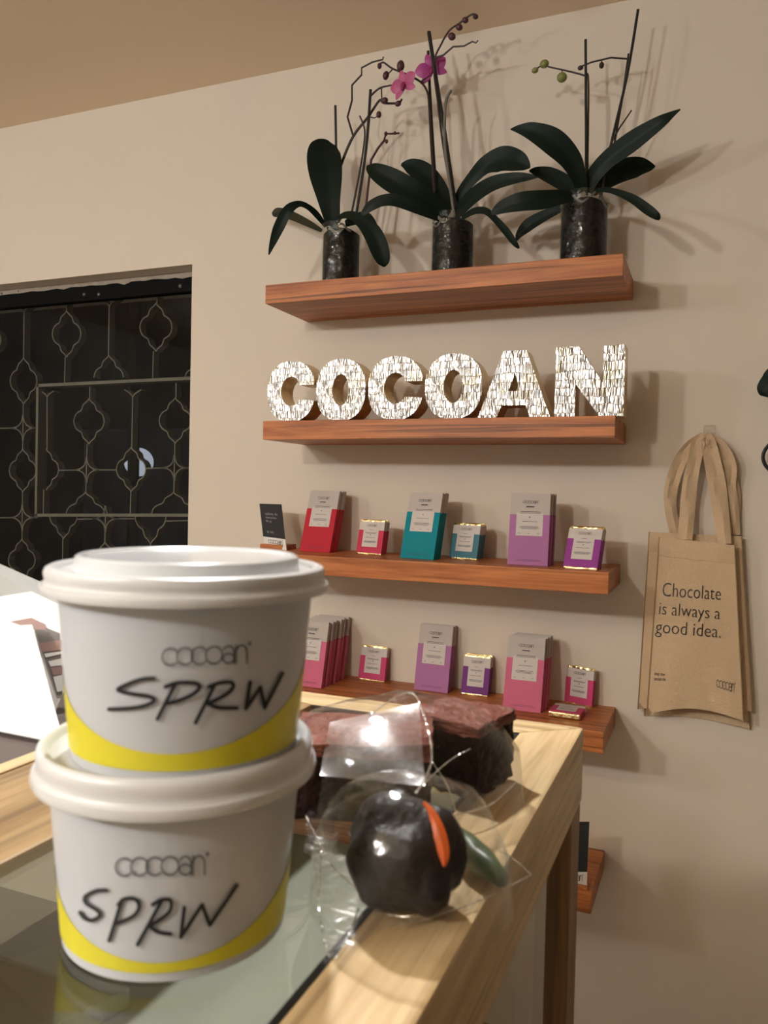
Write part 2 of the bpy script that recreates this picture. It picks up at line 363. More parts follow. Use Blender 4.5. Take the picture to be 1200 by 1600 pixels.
# ------------------------------------------------------------------ the room
D = 1.75
ZC, ZF = 1.034, -1.20
X0, X1, Y0 = -3.7, 3.2, -3.0
WX, WZ, WL, WB = -1.276, 0.582, -2.75, -0.50        # window opening: right edge, top, left edge, bottom
def struct(name, mb, m, **k): return tag(mb.build(name, m, **k), kind='structure')
wb = MB()
ys = (D, D+.30)
wb.box(WX, X1+.2, *ys, ZF, ZC); wb.box(X0-.2, WL, *ys, ZF, ZC); wb.box(WL, WX, *ys, WZ, ZC); wb.box(WL, WX, *ys, ZF, WB)
struct('wall_back', wb, M['wall'])
struct('ceiling', MB().box(X0-.2, X1+.2, Y0-.2, D+.30, ZC, ZC+.1), M['ceiling'])
struct('floor', MB().box(X0-.2, X1+.2, Y0-.2, D+.30, ZF-.1, ZF), M['floor'])
struct('wall_left', MB().box(X0-.2, X0, Y0, D, ZF, ZC), M['roomwall'])
struct('wall_right', MB().box(X1, X1+.2, Y0, D, ZF, ZC), M['darkwall'])
struct('wall_front', MB().box(X0-.2, X1+.2, Y0-.2, Y0, ZF, ZC), M['roomwall'])

# window: rough soffit edge, black frame, glass, iron grille behind
win = thing('window_1', 'dark window with a black frame in the cream wall', 'window', (-2.0, D+.06, WB), kind='structure')
fy = D+.06
fr = MB().box(WL, WX, fy, fy+.03, WZ-.052, WZ).box(WL, WX, fy, fy+.03, WB, WB+.04).box(WL, WL+.04, fy, fy+.03, WB, WZ)
fr.build('window_frame', M['frame'], win, bevel=.003)
pl = MB(); n = 60
vs = []
for i in range(n+1):
    x = WL+(WX-WL)*i/n; z = WZ-.001-.009-.004*random.random()-(.004 if random.random() < .2 else 0)
    vs += [(x, fy-.0005, WZ), (x, fy-.0015, z), (x, fy-.006, WZ-.0006)]
fs = []
for i in range(n):
    a = 3*i; b = a+3
    fs += [(a, a+1, b+1, b), (a+1, a+2, b+2, b+1)]
pl.add(vs, fs).build('plaster_edge', M['plaster'], win)
MB().box(WL+.01, WX, fy+.012, fy+.016, WB+.01, WZ-.04).build('pane', M['glass'], win)
bolts = MB()
for px, py in ((4, 458), (30, 454), (132, 460), (155, 460), (282, 447)):
    c = at(px, py, fy); bolts.ball((c.x, fy-.001, c.z), .006, .004, .006, 10)
bolts.build('bolt', mat('dull screw', (.12, .11, .1), .4, metal=.6), win, smooth=True)

GY = D+.105; GD = .024
gr = thing('window_grille', 'painted iron window grille of lantern shapes and bars behind dark glass', 'grille', (-2.0, GY, WB))
def g(cx, cy): q = at(cx/2.857, 380+cy/2.857, GY); return (q.x, q.z)
fronts, last = set(), [None]           # faces of the current mesh that carry the pale front edge, its light painted as colour
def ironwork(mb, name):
    o_ = mb.build(name, M['iron'], gr); o_.data.materials.append(M['ironlit'])
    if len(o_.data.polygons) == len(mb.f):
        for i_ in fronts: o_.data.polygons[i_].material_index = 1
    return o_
def strip(mb, pts, wd=.0034, d0=0.0, d1=GD):
    V, Fc = ribbon2d(pts, wd, False); n = len(V)
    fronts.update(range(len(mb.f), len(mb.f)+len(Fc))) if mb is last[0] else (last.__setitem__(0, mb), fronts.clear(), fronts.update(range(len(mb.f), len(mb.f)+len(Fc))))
    v = [(a.x, GY+d0, a.y) for a in V]+[(a.x, GY+d1, a.y) for a in V]
    f = [q for q in Fc]+[tuple(i+n for i in q)[::-1] for q in Fc]
    m_ = n//2
    for i in range(m_-1):
        f += [(2*i, 2*i+2, 2*i+2+n, 2*i+n), (2*i+1, 2*i+1+n, 2*i+3+n, 2*i+3)]
    f += [(0, n, n+1, 1), (n-2, n-1, 2*n-1, 2*n-2)]
    return mb.add(v, f)
def bar(a, b): ironwork(strip(MB(), [g(*a), g(*b)]), 'bar')
HALF = [(0, 1), (.09, .9), (.24, .81), (.36, .74), (.42, .66), (.45, .56), (.52, .47), (.66, .42), (.82, .34), (.94, .20), (1, 0), (.94, -.20), (.82, -.34), (.66, -.42), (.52, -.47), (.45, -.56), (.42, -.66), (.36, -.74), (.24, -.81), (.09, -.9), (0, -1)]
def lantern(cx, cy, hw, hh, part='full', sides=(1, -1)):
    mb = MB(); H = HALF if part == 'full' else [p for p in HALF if (p[1] >= 0 if part == 'top' else p[1] <= 0)]
    for s in sides: strip(mb, [g(cx+s*p[0]*hw, cy-p[1]*hh) for p in H])
    ironwork(mb, 'lantern_loop')
def joint(cx, cy, l=None, r=None, s=58):
    mb = MB()
    for sx in ((-1,) if l is not None else ())+((1,) if r is not None else ()):
        for sy in (1, -1):
            strip(mb, [g(cx+sx*s*(1-t)**2+sx*2*t, cy+sy*s*t**2) for t in [k/8 for k in range(9)]])
    if l is not None: strip(mb, [g(l, cy+2), g(cx-s*.5, cy)])
    if r is not None: strip(mb, [g(cx+s*.5, cy), g(r, cy)])
    ironwork(mb, 'scroll_joint')
def flare(cx, cy, s=38):
    mb = MB()
    for sx in (1, -1): strip(mb, [g(cx+sx*s*t**2, cy-s*t) for t in [k/6 for k in range(7)]])
    ironwork(mb, 'flare')
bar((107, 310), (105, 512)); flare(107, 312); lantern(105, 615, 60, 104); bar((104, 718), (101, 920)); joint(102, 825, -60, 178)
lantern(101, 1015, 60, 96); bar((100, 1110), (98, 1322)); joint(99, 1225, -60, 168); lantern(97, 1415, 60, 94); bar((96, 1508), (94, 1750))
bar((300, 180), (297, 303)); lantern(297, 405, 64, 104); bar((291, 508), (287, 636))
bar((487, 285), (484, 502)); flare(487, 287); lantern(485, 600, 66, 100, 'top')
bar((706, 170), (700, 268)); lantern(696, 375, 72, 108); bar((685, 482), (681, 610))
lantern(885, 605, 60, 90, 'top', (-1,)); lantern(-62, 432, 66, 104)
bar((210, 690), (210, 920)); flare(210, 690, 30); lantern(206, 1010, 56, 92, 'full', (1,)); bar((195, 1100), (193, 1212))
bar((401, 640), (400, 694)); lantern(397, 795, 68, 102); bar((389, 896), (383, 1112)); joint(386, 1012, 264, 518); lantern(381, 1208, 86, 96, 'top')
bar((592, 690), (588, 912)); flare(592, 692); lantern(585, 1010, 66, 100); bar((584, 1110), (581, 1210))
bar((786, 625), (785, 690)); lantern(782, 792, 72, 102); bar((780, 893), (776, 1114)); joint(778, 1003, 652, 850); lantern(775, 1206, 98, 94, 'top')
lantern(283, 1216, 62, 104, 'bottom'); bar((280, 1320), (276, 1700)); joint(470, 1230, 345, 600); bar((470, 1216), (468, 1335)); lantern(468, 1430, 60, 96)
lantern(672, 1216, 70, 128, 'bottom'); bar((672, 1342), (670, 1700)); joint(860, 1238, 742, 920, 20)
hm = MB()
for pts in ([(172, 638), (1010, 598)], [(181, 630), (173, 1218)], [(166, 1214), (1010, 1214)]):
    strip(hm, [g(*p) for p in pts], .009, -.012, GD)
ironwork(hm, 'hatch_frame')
# the yard outside, with stand-ins for reflections in the pane
struct('wall_exterior', MB().box(-7, 1, 4.2, 4.3, -1.4, 3), M['exterior'])
a = at(105, 668, 4.0); b = at(330, 800, 4.0)
yd = thing('reflection_panel', 'dim grey blue panel outside, added for a reflection in the window glass', 'panel', ((a.x+b.x)/2, 4.17, -1.4))  # panel added outside in place of a bluish reflection on the glass
MB().box(a.x, b.x, 4.15, 4.19, -1.4, a.z).build('panel_sheet', M['extblue'], yd)
gl = at(217, 722, 3.4); pp = at(208, 760, 3.2)
yl = thing('reflection_globe', 'white globe and dark post outside, added for a lamp reflection in the window glass', 'lamp', (pp.x, 3.2, -1.4))  # globe, post and bracket added in place of a reflected lamp
MB().ball(gl, .075, n=28).build('globe', M['globe'], yl, smooth=True)
MB().tube([(pp.x, 3.2, -1.4), (pp.x, 3.2, 1.6)], .028, 14).build('post', M['exterior'], yl, smooth=True)
MB().tube([(pp.x, 3.2, gl.z-.09), (gl.x, 3.4, gl.z-.09), (gl.x, 3.4, gl.z-.06)], .012, 8).build('bracket', M['exterior'], yl, smooth=True)

# pendant lamps of the shop (behind the photographer)
for i, (x, y, z, e, colour) in enumerate(LAMPS):
    t = thing('pendant_lamp', ['round opal pendant lamp hanging over the middle of the shop', 'round opal pendant lamp hanging between the two others', 'round opal pendant lamp hanging nearest the left wall'][i], 'lamp', (x, y, z), group='pendant lamps of the shop')
    bm_ = mat('lit opal glass', (1, 1, 1), .5, emit=colour, estr=e)
    MB().ball((x, y, z), LAMP_R, n=24).build('globe', bm_, t, smooth=True)
    MB().tube([(x, y, z+LAMP_R*.98), (x, y, ZC)], .004, 6).lathe([(.0, 0), (.04, 0), (.04, -.012), (0, -.012)], (x, y, ZC), 20).build('cord', M['cord'], t)

t = thing('ceiling_spotlight', 'small black ceiling spotlight aimed down at the counter', 'spotlight', SPOT.location)
sd = (Vector((-.26, .42, -.19))-Vector(SPOT.location)).normalized(); s0 = Vector(SPOT.location)
HOUSING = MB().tube([s0-sd*.07, s0-sd*.06, s0-sd*.004], [.028, .034, .036], 24); HOUSING.f.pop()
HOUSING.build('lamp_housing', M['cord'], t, smooth=True)
MB().tube([s0-sd*.05, Vector((s0.x, s0.y+.02, ZC))], .006, 8).build('lamp_arm', M['cord'], t, smooth=True)

# ------------------------------------------------------------------ the wall shelves
Z = [0.4527, 0.1515, -0.1429, -0.4459, -0.7564]
XR = [-0.168, -0.174, -0.1775, -0.1785, -0.1925]; XL = -0.934
TH, YF = .0415, 1.5505
names = ['top oak wall shelf carrying the three orchids', 'second oak wall shelf carrying the shiny foil letters', 'third oak wall shelf with red, teal and lilac chocolate bars', 'fourth dark wall shelf with pink chocolate bars behind the counter', 'lowest wall shelf, mostly hidden behind the counter']
for i in range(5):
    m = M['shelf'] if i != 3 else M['shelf']
    tag(MB().box(XL, XR[i], YF, D, Z[i]-TH, Z[i]).build('wall_shelf', m, bevel=.0012), names[i], 'shelf', 'floating wall shelves')

# ------------------------------------------------------------------ orchids
def leaf_mesh(pts, fold=.25, tilt=.35):
    """pts: (px, py, Y, half width px); a curved, gently folded blade with thickness"""
    C = [at(p[0], p[1], p[2]) for p in pts]; W = [p[3]*depth(c)/F for p, c in zip(pts, C)]
    n = 6; cs = spline(C, n); ws = [v.x for v in spline([Vector((x, 0, 0)) for x in W], n)]
    mb = MB(); K = [-1, -.6, -.25, 0, .25, .6, 1]; top = []; bot = []
    N = len(cs)
    for i, c in enumerate(cs):
        t = (cs[min(i+1, N-1)]-cs[max(i-1, 0)]).normalized()
        view = (-c).normalized(); nn = view+Vector((0, 0, tilt)); nn = (nn-t*nn.dot(t)).normalized(); wd = t.cross(nn).normalized()
        h = max(ws[i], .0006); th = .0011
        for k in K:
            p = c+wd*h*k+nn*h*fold*abs(k)
            e = th*(1-.8*abs(k)); top.append(p+nn*e); bot.append(p-nn*e)
    m = len(K); v = top+bot; o = len(top); f = []
    for i in range(N-1):
        for k in range(m-1):
            a = i*m+k; f.append((a, a+1, a+m+1, a+m)); f.append((o+a, o+a+m, o+a+m+1, o+a+1))
        a = i*m; f.append((a, a+m, o+a+m, o+a)); a = i*m+m-1; f.append((a, o+a, o+a+m, a+m))
    f.append(tuple(range(m))+tuple(range(o+m-1, o-1, -1))); e0 = (N-1)*m
    f.append(tuple(range(e0+m-1, e0-1, -1))+tuple(range(o+e0, o+e0+m)))
    return mb.add(v, f)
def stem(root, name, pts, rpx, m, Ys=None, spl=True, taper=.7):
    P = [at(p[0], p[1], p[2] if len(p) > 2 else Ys) for p in pts]; r = rpx*depth(P[0])/F
    S = spline(P, 5) if spl and len(P) > 2 else P; N = len(S)
    S2 = S
    return MB().tube(S2, [r*(1-(1-taper)*i/(N-1)) for i in range(N)], 8).build(name, m, root, smooth=True)
def bud(root, px, py, Y, rpx, m, ax=(0, 0, 1), k=1.25):
    c = at(px, py, Y); r = rpx*depth(c)/F
    MB().ball(c, r, r, r*k, 12, ax).build('bud', m, root, smooth=True)
def flower(root, px, py, Y, rpx, m, spin=0, turn=0):
    c = at(px, py, Y); r = rpx*depth(c)/F; f = MB()
    nrm = (Vector((math.sin(turn)*.6, -1, -.1))).normalized(); ex = nrm.cross(Vector((0, 0, 1))).normalized()*-1; ez = ex.cross(nrm)*-1
    fl = thing  # petals are parts
    spec = [(90, .95, .42), (215, .95, .40), (325, .95, .40), (15, 1.0, .72), (165, 1.0, .72)]
    for j, (an, L, wd) in enumerate(spec):
        an = R(an+spin); d = ex*math.cos(an)+ez*math.sin(an); s = ex*-math.sin(an)+ez*math.cos(an); v = []; q = []
        NR = 9; KS = [-1, -.5, 0, .5, 1]
        for sd in (0, 1):
            for i in range(NR):
                t = i/(NR-1); hw = wd*.62*math.sin(math.pi*min(1, t*.93+.05))**.7
                for k in KS:
                    v.append(c+(d*t*L+s*hw*k)*r+nrm*r*(.18*math.sin(t*2.5)-.15*k*k*hw+(.012 if sd else 0)+(.02*j)))
        o = NR*5
        for i in range(NR-1):
            for k in range(4):
                a = i*5+k; q += [(a, a+1, a+6, a+5), (o+a, o+a+5, o+a+6, o+a+1)]
        for i in range(NR-1):
            a = i*5; q.append((a, a+5, o+a+5, o+a)); a += 4; q.append((a, o+a, o+a+5, a+5))
        MB().add(v, q).build('petal', m, root, smooth=True)
    MB().ball(c+nrm*r*.25+ez*-r*.1, r*.16, r*.16, r*.3, 12, (ez*-1+nrm*.4)).build('flower_lip', M['lip'], root, smooth=True)

def orchid(label, pot_px, half_px, top_px, Y, z):
    c = at(pot_px, top_px, Y); r = half_px*depth(c)/F; h = c.z-z
    root = thing('potted_orchid', label, 'orchid', (c.x, Y, z), group='orchids on the top shelf')
    jar = [(r*.5, .0), (r*.93, .0), (r*.98, .006), (r, .02), (r*.985, h*.6), (r, h-.004), (r*1.015, h), (r*.97, h), (r*.955, h*.6), (r*.95, .012), (r*.5, .008), (.0, .008)]
    MB().lathe([(0, 0)]+jar, (c.x, Y, z), 48).build('glass_jar', M['jar'], root, smooth=True)
    mix = [(0, .009), (r*.88, .009), (r*.925, .02), (r*.915, h*.55), (r*.9, h*.86), (r*.55, h*.93), (0, h*.96)]
    so = MB().lathe(mix, (c.x, Y, z), 40)
    for i, v in enumerate(so.v):
        if 40 <= i: v += Vector((random.uniform(-1, 1), random.uniform(-1, 1), random.uniform(-1, 1)))*r*.018
    so.build('bark_mix', M['soil'], root, smooth=True)
    for k in range(3):
        a = random.uniform(3.6, 5.8); pts = []
        for j in range(7):
            aa = a+j*.16; pts.append((c.x+r*.93*math.cos(aa)*(1 if j < 6 else .6), Y+r*.93*math.sin(aa)*(1 if j < 6 else .6), z+h*(.90+.05*math.sin(j+k))-k*.004))
        MB().tube(spline(pts, 3), .0022, 6).build('root', M['root'], root, smooth=True)
    return root, c
def leaf(root, pts, m='leaf', fold=.22, tilt=.35): leaf_mesh(pts, fold, tilt).build('leaf', M[m], root, smooth=True)

# first orchid (left)
P1, c1 = orchid('orchid with one upright paddle leaf in a glass jar, left on the top shelf', 534, 31, 354, 1.64, Z[0])
Y = 1.62
leaf(P1, [(521, 360, 1.63, 9), (518, 345, 1.62, 11), (514, 312, 1.61, 18), (509, 272, 1.61, 26), (506, 242, 1.62, 26), (508, 226, 1.63, 18), (510, 218.5, 1.635, 3)], fold=.12, tilt=0)
leaf(P1, [(509, 354, 1.63, 3), (494, 335, 1.60, 5), (480, 323, 1.575, 4.5), (466, 319, 1.555, 5), (450, 329, 1.54, 8), (436, 355, 1.54, 8.5), (426, 380, 1.55, 5), (420, 398, 1.555, 1)])
leaf(P1, [(503, 361, 1.64, 3), (480, 349, 1.66, 6), (456, 338, 1.68, 7.5), (438, 333, 1.69, 8), (429, 333, 1.69, 6), (425, 333, 1.69, 1)], 'leafpale')
leaf(P1, [(526, 350, 1.62, 4), (536, 338, 1.59, 6), (552, 338, 1.565, 8), (570, 350, 1.55, 12), (584, 369, 1.545, 15), (594, 393, 1.55, 14.5), (599, 409, 1.555, 10), (600, 417, 1.56, 1.5)])
leaf(P1, [(540, 350, 1.63, 5), (556, 343, 1.62, 9), (572, 341, 1.61, 9), (586, 352, 1.60, 4)])
stem(P1, 'stake', [(524, 165), (525, 223), (527, 352)], 2.0, M['stake'], 1.645, taper=1)
stem(P1, 'stake', [(579, 140), (572, 233), (556, 340)], 2.3, M['stake'], 1.62, taper=1)
stem(P1, 'flower_stem', [(547, 345, 1.63), (556, 300, 1.63), (566, 245, 1.63), (570, 205, 1.625), (562, 181, 1.62)], 1.8, M['stem'])
stem(P1, 'flower_stem', [(529, 345, 1.65), (530, 275, 1.65), (535, 252, 1.65), (552, 213, 1.64), (575, 183, 1.635), (593, 157, 1.63), (600, 161, 1.63), (622, 161, 1.625), (628, 155, 1.62)], 2.5, M['stem'], taper=.6)
stem(P1, 'flower_stem', [(552, 213, 1.64), (543, 183, 1.645), (550, 157, 1.65), (550, 133, 1.65), (565, 117, 1.65), (565, 106, 1.65), (582, 97, 1.65), (598, 93, 1.65), (599, 89, 1.65)], 1.7, M['stem'], spl=False, taper=.7)
stem(P1, 'flower_stem', [(579, 150, 1.62), (593, 138, 1.62), (613, 133, 1.62), (633, 131, 1.615)], 1.7, M['stem'])
stem(P1, 'flower_stem', [(596, 138, 1.62), (597, 156, 1.62), (600, 158, 1.62)], 1.2, M['stem'])
stem(P1, 'flower_stem', [(579, 183, 1.632), (586, 184, 1.63), (592, 179, 1.63)], 1.0, M['stem'])
stem(P1, 'flower_stem', [(571, 330, 1.60), (580, 250, 1.60), (591, 231, 1.60), (600, 220, 1.60), (603, 209, 1.60), (612, 209, 1.60), (624, 208, 1.60)], 2.0, M['redstem'], spl=False, taper=.7)
bud(P1, 601, 157, 1.62, 4.5, M['bud'], (1, 0, .2)); bud(P1, 622, 162, 1.62, 4.2, M['bud'], (1, 0, .3)); bud(P1, 592, 179, 1.63, 4.2, M['bud']); bud(P1, 604, 221, 1.60, 2.6, M['redstem']); bud(P1, 603, 209, 1.60, 2.8, M['redstem']); bud(P1, 617, 208, 1.60, 2.2, M['redstem'])
# second orchid (middle)
P2, c2 = orchid('orchid with magenta flowers in a glass jar, middle of the top shelf', 708.5, 34.5, 339, 1.64, Z[0])
leaf(P2, [(700, 338, 1.62, 9), (682, 325, 1.60, 14), (652, 305, 1.57, 18), (616, 285, 1.55, 19), (592, 271, 1.545, 15), (580, 263, 1.545, 9), (574, 259, 1.55, 1.5)])
leaf(P2, [(703, 330, 1.64, 8), (685, 298, 1.65, 15), (662, 272, 1.655, 17), (642, 260, 1.66, 12), (627, 257, 1.66, 2)])
leaf(P2, [(692, 342, 1.61, 7), (655, 326, 1.57, 10), (620, 314, 1.545, 10), (598, 314, 1.535, 9), (580, 322, 1.53, 8), (570, 331, 1.53, 5), (565, 336, 1.53, 2)])
leaf(P2, [(711, 325, 1.64, 7), (722, 300, 1.635, 8), (740, 277, 1.63, 10), (760, 258, 1.62, 14), (785, 250, 1.61, 20), (808, 253, 1.60, 17), (822, 259, 1.60, 9), (828, 262, 1.60, 1.5)])
leaf(P2, [(713, 334, 1.62, 9), (740, 307, 1.59, 12), (770, 288, 1.565, 12), (805, 279, 1.55, 9), (828, 277, 1.55, 5), (840, 277, 1.55, 1)])
leaf(P2, [(722, 341, 1.61, 4), (740, 331, 1.58, 6), (757, 330, 1.56, 6), (770, 339, 1.55, 5), (790, 361, 1.545, 6), (804, 380, 1.545, 4.5), (811, 388, 1.55, 1.5)])
stem(P2, 'stake', [(670, 50), (683, 133), (696, 215), (714, 340)], 3.1, M['stake'], 1.62, taper=1)
stem(P2, 'stake', [(669, 80), (673, 167), (684, 340)], 2.3, M['stake'], 1.65, taper=1)
stem(P2, 'flower_stem', [(681, 340, 1.64), (677, 277, 1.64), (673, 217, 1.64), (670, 160, 1.635), (667, 142, 1.63), (657, 128, 1.62), (637, 117, 1.61), (613, 107, 1.605), (600, 98, 1.60), (595, 99, 1.60)], 1.9, M['stem'], taper=.7)
stem(P2, 'flower_stem', [(713, 338, 1.64), (703, 290, 1.635), (692, 225, 1.625), (684, 160, 1.615), (678, 100, 1.615), (690, 68, 1.61), (703, 47, 1.61), (717, 37, 1.605), (733, 25, 1.60), (741, 22, 1.60), (743, 27, 1.60)], 1.8, M['stem'], taper=.7)
stem(P2, 'flower_stem', [(681, 90, 1.615), (693, 86, 1.615), (708, 73, 1.61), (725, 72, 1.61), (738, 65, 1.605), (744, 67, 1.605), (747, 63, 1.605)], 1.5, M['stem'], spl=False)
stem(P2, 'flower_stem', [(657, 128, 1.62), (663, 124, 1.62), (672, 118, 1.625)], 1.3, M['stem'])
stem(P2, 'flower_stem', [(613, 108, 1.605), (609, 113, 1.605), (604, 117, 1.605)], 1.2, M['stem'])
stem(P2, 'aerial_root', [(705, 141, 1.60), (697, 157, 1.60), (695, 187, 1.60), (695, 227, 1.60), (702, 283, 1.605), (710, 338, 1.61)], 2.4, M['root'], taper=1.0)
for px, py, r_, ax in ((593, 103, 3.6, (0, 0, 1)), (603, 118, 5, (.3, 0, 1)), (626, 103, 6.2, (.1, 0, 1))): bud(P2, px, py, 1.605, r_, M['bud'], ax, 1.35)
for px, py, r_ in ((706, 57, 5.6), (717.5, 42.5, 5), (727, 31.5, 4.6), (743, 26, 4)): bud(P2, px, py, 1.605, r_, M['bud'], (1, 0, -.6), 1.15)
flower(P2, 633, 134, 1.60, 25, M['petalpink'], 12, -.5)
flower(P2, 675, 110, 1.64, 26, M['petal'], 20, .3)
# third orchid (right)
P3, c3 = orchid('orchid with green buds in a glass jar, right end of the top shelf', 914, 38, 307, 1.64, Z[0])
leaf(P3, [(910, 300, 1.62, 8), (903, 275, 1.60, 12), (890, 248, 1.58, 17), (863, 222, 1.56, 20), (832, 206, 1.55, 14), (812, 202, 1.55, 7), (798, 202, 1.555, 1)])
leaf(P3, [(903, 303, 1.64, 8), (882, 287, 1.65, 13), (858, 274, 1.66, 12), (838, 268, 1.665, 7), (827, 267, 1.665, 1.5)])
leaf(P3, [(902, 306, 1.61, 5), (880, 308, 1.58, 11), (850, 313, 1.555, 15), (815, 316, 1.54, 15), (788, 323, 1.54, 11), (773, 331, 1.54, 6), (768, 334, 1.54, 1.5)])
leaf(P3, [(890, 312, 1.65, 3), (877, 325, 1.66, 6), (850, 338, 1.67, 9), (826, 352, 1.68, 10), (812, 366, 1.68, 6), (807, 376, 1.68, 1.5)])
leaf(P3, [(917, 300, 1.63, 8), (928, 275, 1.62, 12), (950, 250, 1.61, 14), (988, 222, 1.595, 16), (1028, 194, 1.58, 11), (1050, 179, 1.58, 5), (1063, 171, 1.58, 1)])
leaf(P3, [(924, 303, 1.65, 7), (940, 286, 1.66, 15), (966, 270, 1.67, 18), (995, 262, 1.68, 16), (1015, 261, 1.68, 8), (1024, 260, 1.68, 1)])
leaf(P3, [(927, 300, 1.61, 3), (945, 297, 1.585, 4), (965, 301, 1.57, 5), (990, 312, 1.56, 7), (1012, 328, 1.555, 8), (1026, 338, 1.555, 6), (1031, 342, 1.56, 2)], 'leaf')
stem(P3, 'stake', [(915, 62), (916, 273), (916, 300)], 2.1, M['stake'], 1.63, taper=1)
stem(P3, 'stake', [(997, 15), (980, 117), (953, 233), (938, 310)], 2.2, M['stake'], 1.66, taper=1)
stem(P3, 'flower_stem', [(917, 305, 1.64), (919, 200, 1.635), (919, 122, 1.63), (913, 118, 1.63), (887, 111, 1.625), (860, 105, 1.62), (848, 102, 1.62), (838, 108, 1.62)], 1.6, M['stem'])
stem(P3, 'flower_stem', [(937, 310, 1.67), (960, 225, 1.67), (973, 150, 1.67), (982, 84, 1.67), (980, 92, 1.67), (955, 90, 1.665), (925, 97, 1.66), (905, 105, 1.66)], 1.7, M['stem'], spl=False)
stem(P3, 'flower_stem', [(940, 305, 1.64), (952, 235, 1.64), (965, 205, 1.645), (977, 187, 1.65), (987, 172, 1.65)], 1.6, M['stem'])
stem(P3, 'flower_stem', [(878, 110, 1.622), (879, 116, 1.622), (878, 121, 1.622)], .9, M['stem'])
stem(P3, 'flower_stem', [(940, 94, 1.662), (940, 99, 1.662), (940, 102, 1.662)], .9, M['stem'])
bud(P3, 850.5, 100, 1.62, 6.3, M['greenbud'], (1, 0, .2), 1.15); bud(P3, 878, 121, 1.622, 7.6, M['greenbud'], (1, 0, 0), 1.05); bud(P3, 836, 110, 1.62, 4.4, M['greenbud'], (1, 0, .2)); bud(P3, 940, 102, 1.662, 4, M['stem']); bud(P3, 907, 106, 1.66, 3.6, M['stem'], (1, 0, 0))

# ------------------------------------------------------------------ foil letters
def outline_letter(ch, outer, holes, x, wd, ht, y0, dp, label, yaw=0):
    """outer / holes in unit box; a foam slab with crinkled front and gold sides"""
    cu = bpy.data.curves.new('l', 'CURVE'); cu.dimensions = '2D'; cu.fill_mode = 'BOTH'
    for poly in [outer]+holes:
        s = cu.splines.new('POLY'); s.points.add(len(poly)-1); s.use_cyclic_u = True
        for p_, q in zip(s.points, poly): p_.co = ((q[0]-.5)*wd, q[1]*ht, 0, 1)
    ob = bpy.data.objects.new('l', cu); COL.objects.link(ob)
    me = bpy.data.meshes.new_from_object(ob.evaluated_get(bpy.context.evaluated_depsgraph_get())); bpy.data.objects.remove(ob)
    V = [v.co.copy() for v in me.vertices]; Fc = [tuple(p.vertices) for p in me.polygons]; bpy.data.meshes.remove(me)
    root = thing('foil_letter', label, 'letter', (x, y0, Z[1]), (0, 0, yaw), group='foil letters on the second shelf')
    # body: back face plus walls
    mb = MB()
    for poly in [outer]+holes:
        n = len(poly); v = []
        for q in poly: v += [((q[0]-.5)*wd, .003, q[1]*ht), ((q[0]-.5)*wd, dp, q[1]*ht)]
        mb.add(v, [(2*i, 2*i+1, (2*i+3) % (2*n), (2*i+2) % (2*n)) for i in range(n)])
    mb.add([(a.x, dp, a.y) for a in V], [q[::-1] for q in Fc])
    mb.build('letter_body', M['goldside'], root, smooth=True, local=True)
    fm = MB().add([(a.x, 0, a.y) for a in V], Fc)
    for poly in [outer]+holes:                    # turned over edge of the foil
        n = len(poly); v = []
        for q in poly: v += [((q[0]-.5)*wd, 0, q[1]*ht), ((q[0]-.5)*wd, .0032, q[1]*ht)]
        fm.add(v, [(2*i, 2*i+1, (2*i+3) % (2*n), (2*i+2) % (2*n)) for i in range(n)])
    fm.build('foil_face', M['foil'], root, local=True)
    return root
def el(cx, cy, rx, ry, a0=0, a1=360, n=40, sup=2.3):
    out = []
    for k in range(n+(0 if a1-a0 == 360 else 1)):
        a = R(a0+(a1-a0)*k/n); c, s = math.cos(a), math.sin(a)
        out.append((cx+rx*math.copysign(abs(c)**(2/sup), c), cy+ry*math.copysign(abs(s)**(2/sup), s)))
    return out
O_out, O_in = el(.5, .5, .5, .5), el(.5, .5, .17, .255, sup=2.0)
C_shape = el(.5, .5, .5, .5, 18, 342, 40)+el(.52, .5, .22, .25, 335, 25, 24)
C_shape = el(.5, .5, .5, .5, 14, 341, 44)+[(.98, .34), (.70, .36)]+el(.50, .5, .21, .245, 326, 48, 24, 2.0)+[(.68, .60), (.97, .60)]
A_out = [(0, 0), (.26, 0), (.335, .19), (.66, .19), (.73, 0), (1, 0), (.655, 1), (.345, 1)]
A_in = [(.42, .40), (.58, .40), (.51, .66)]
N_out = [(0, 0), (.30, 0), (.30, .47), (.665, 0), (1, 0), (1, 1), (.70, 1), (.70, .47), (.335, 1), (0, 1)]
HT = .134
LET = [('C', C_shape, [], 418, 492, 'first foil covered letter C at the left end of the second shelf'), ('O', O_out, [O_in], 494, 571, 'foil covered letter O standing between the two letters C'), ('C', C_shape, [], 575, 661, 'second foil covered letter C, with an O on each side'), ('O', O_out, [O_in], 664, 753, 'foil covered letter O standing beside the letter A'), ('A', A_out, [A_in], 747, 861, 'foil covered letter A'), ('N', N_out, [], 867, 975, 'foil covered letter N at the right end of the second shelf')]
LY = [1.572, 1.572, 1.572, 1.572, 1.568, 1.56]
for (ch, ou, ho, a, b, lab), ly in zip(LET, LY):
    xa = at(a, 610, ly).x; xb = at(b, 610, ly).x
    outline_letter(ch, ou, ho, (xa+xb)/2, xb-xa, HT if ch in 'CON' else HT*.995, ly, .055, lab)

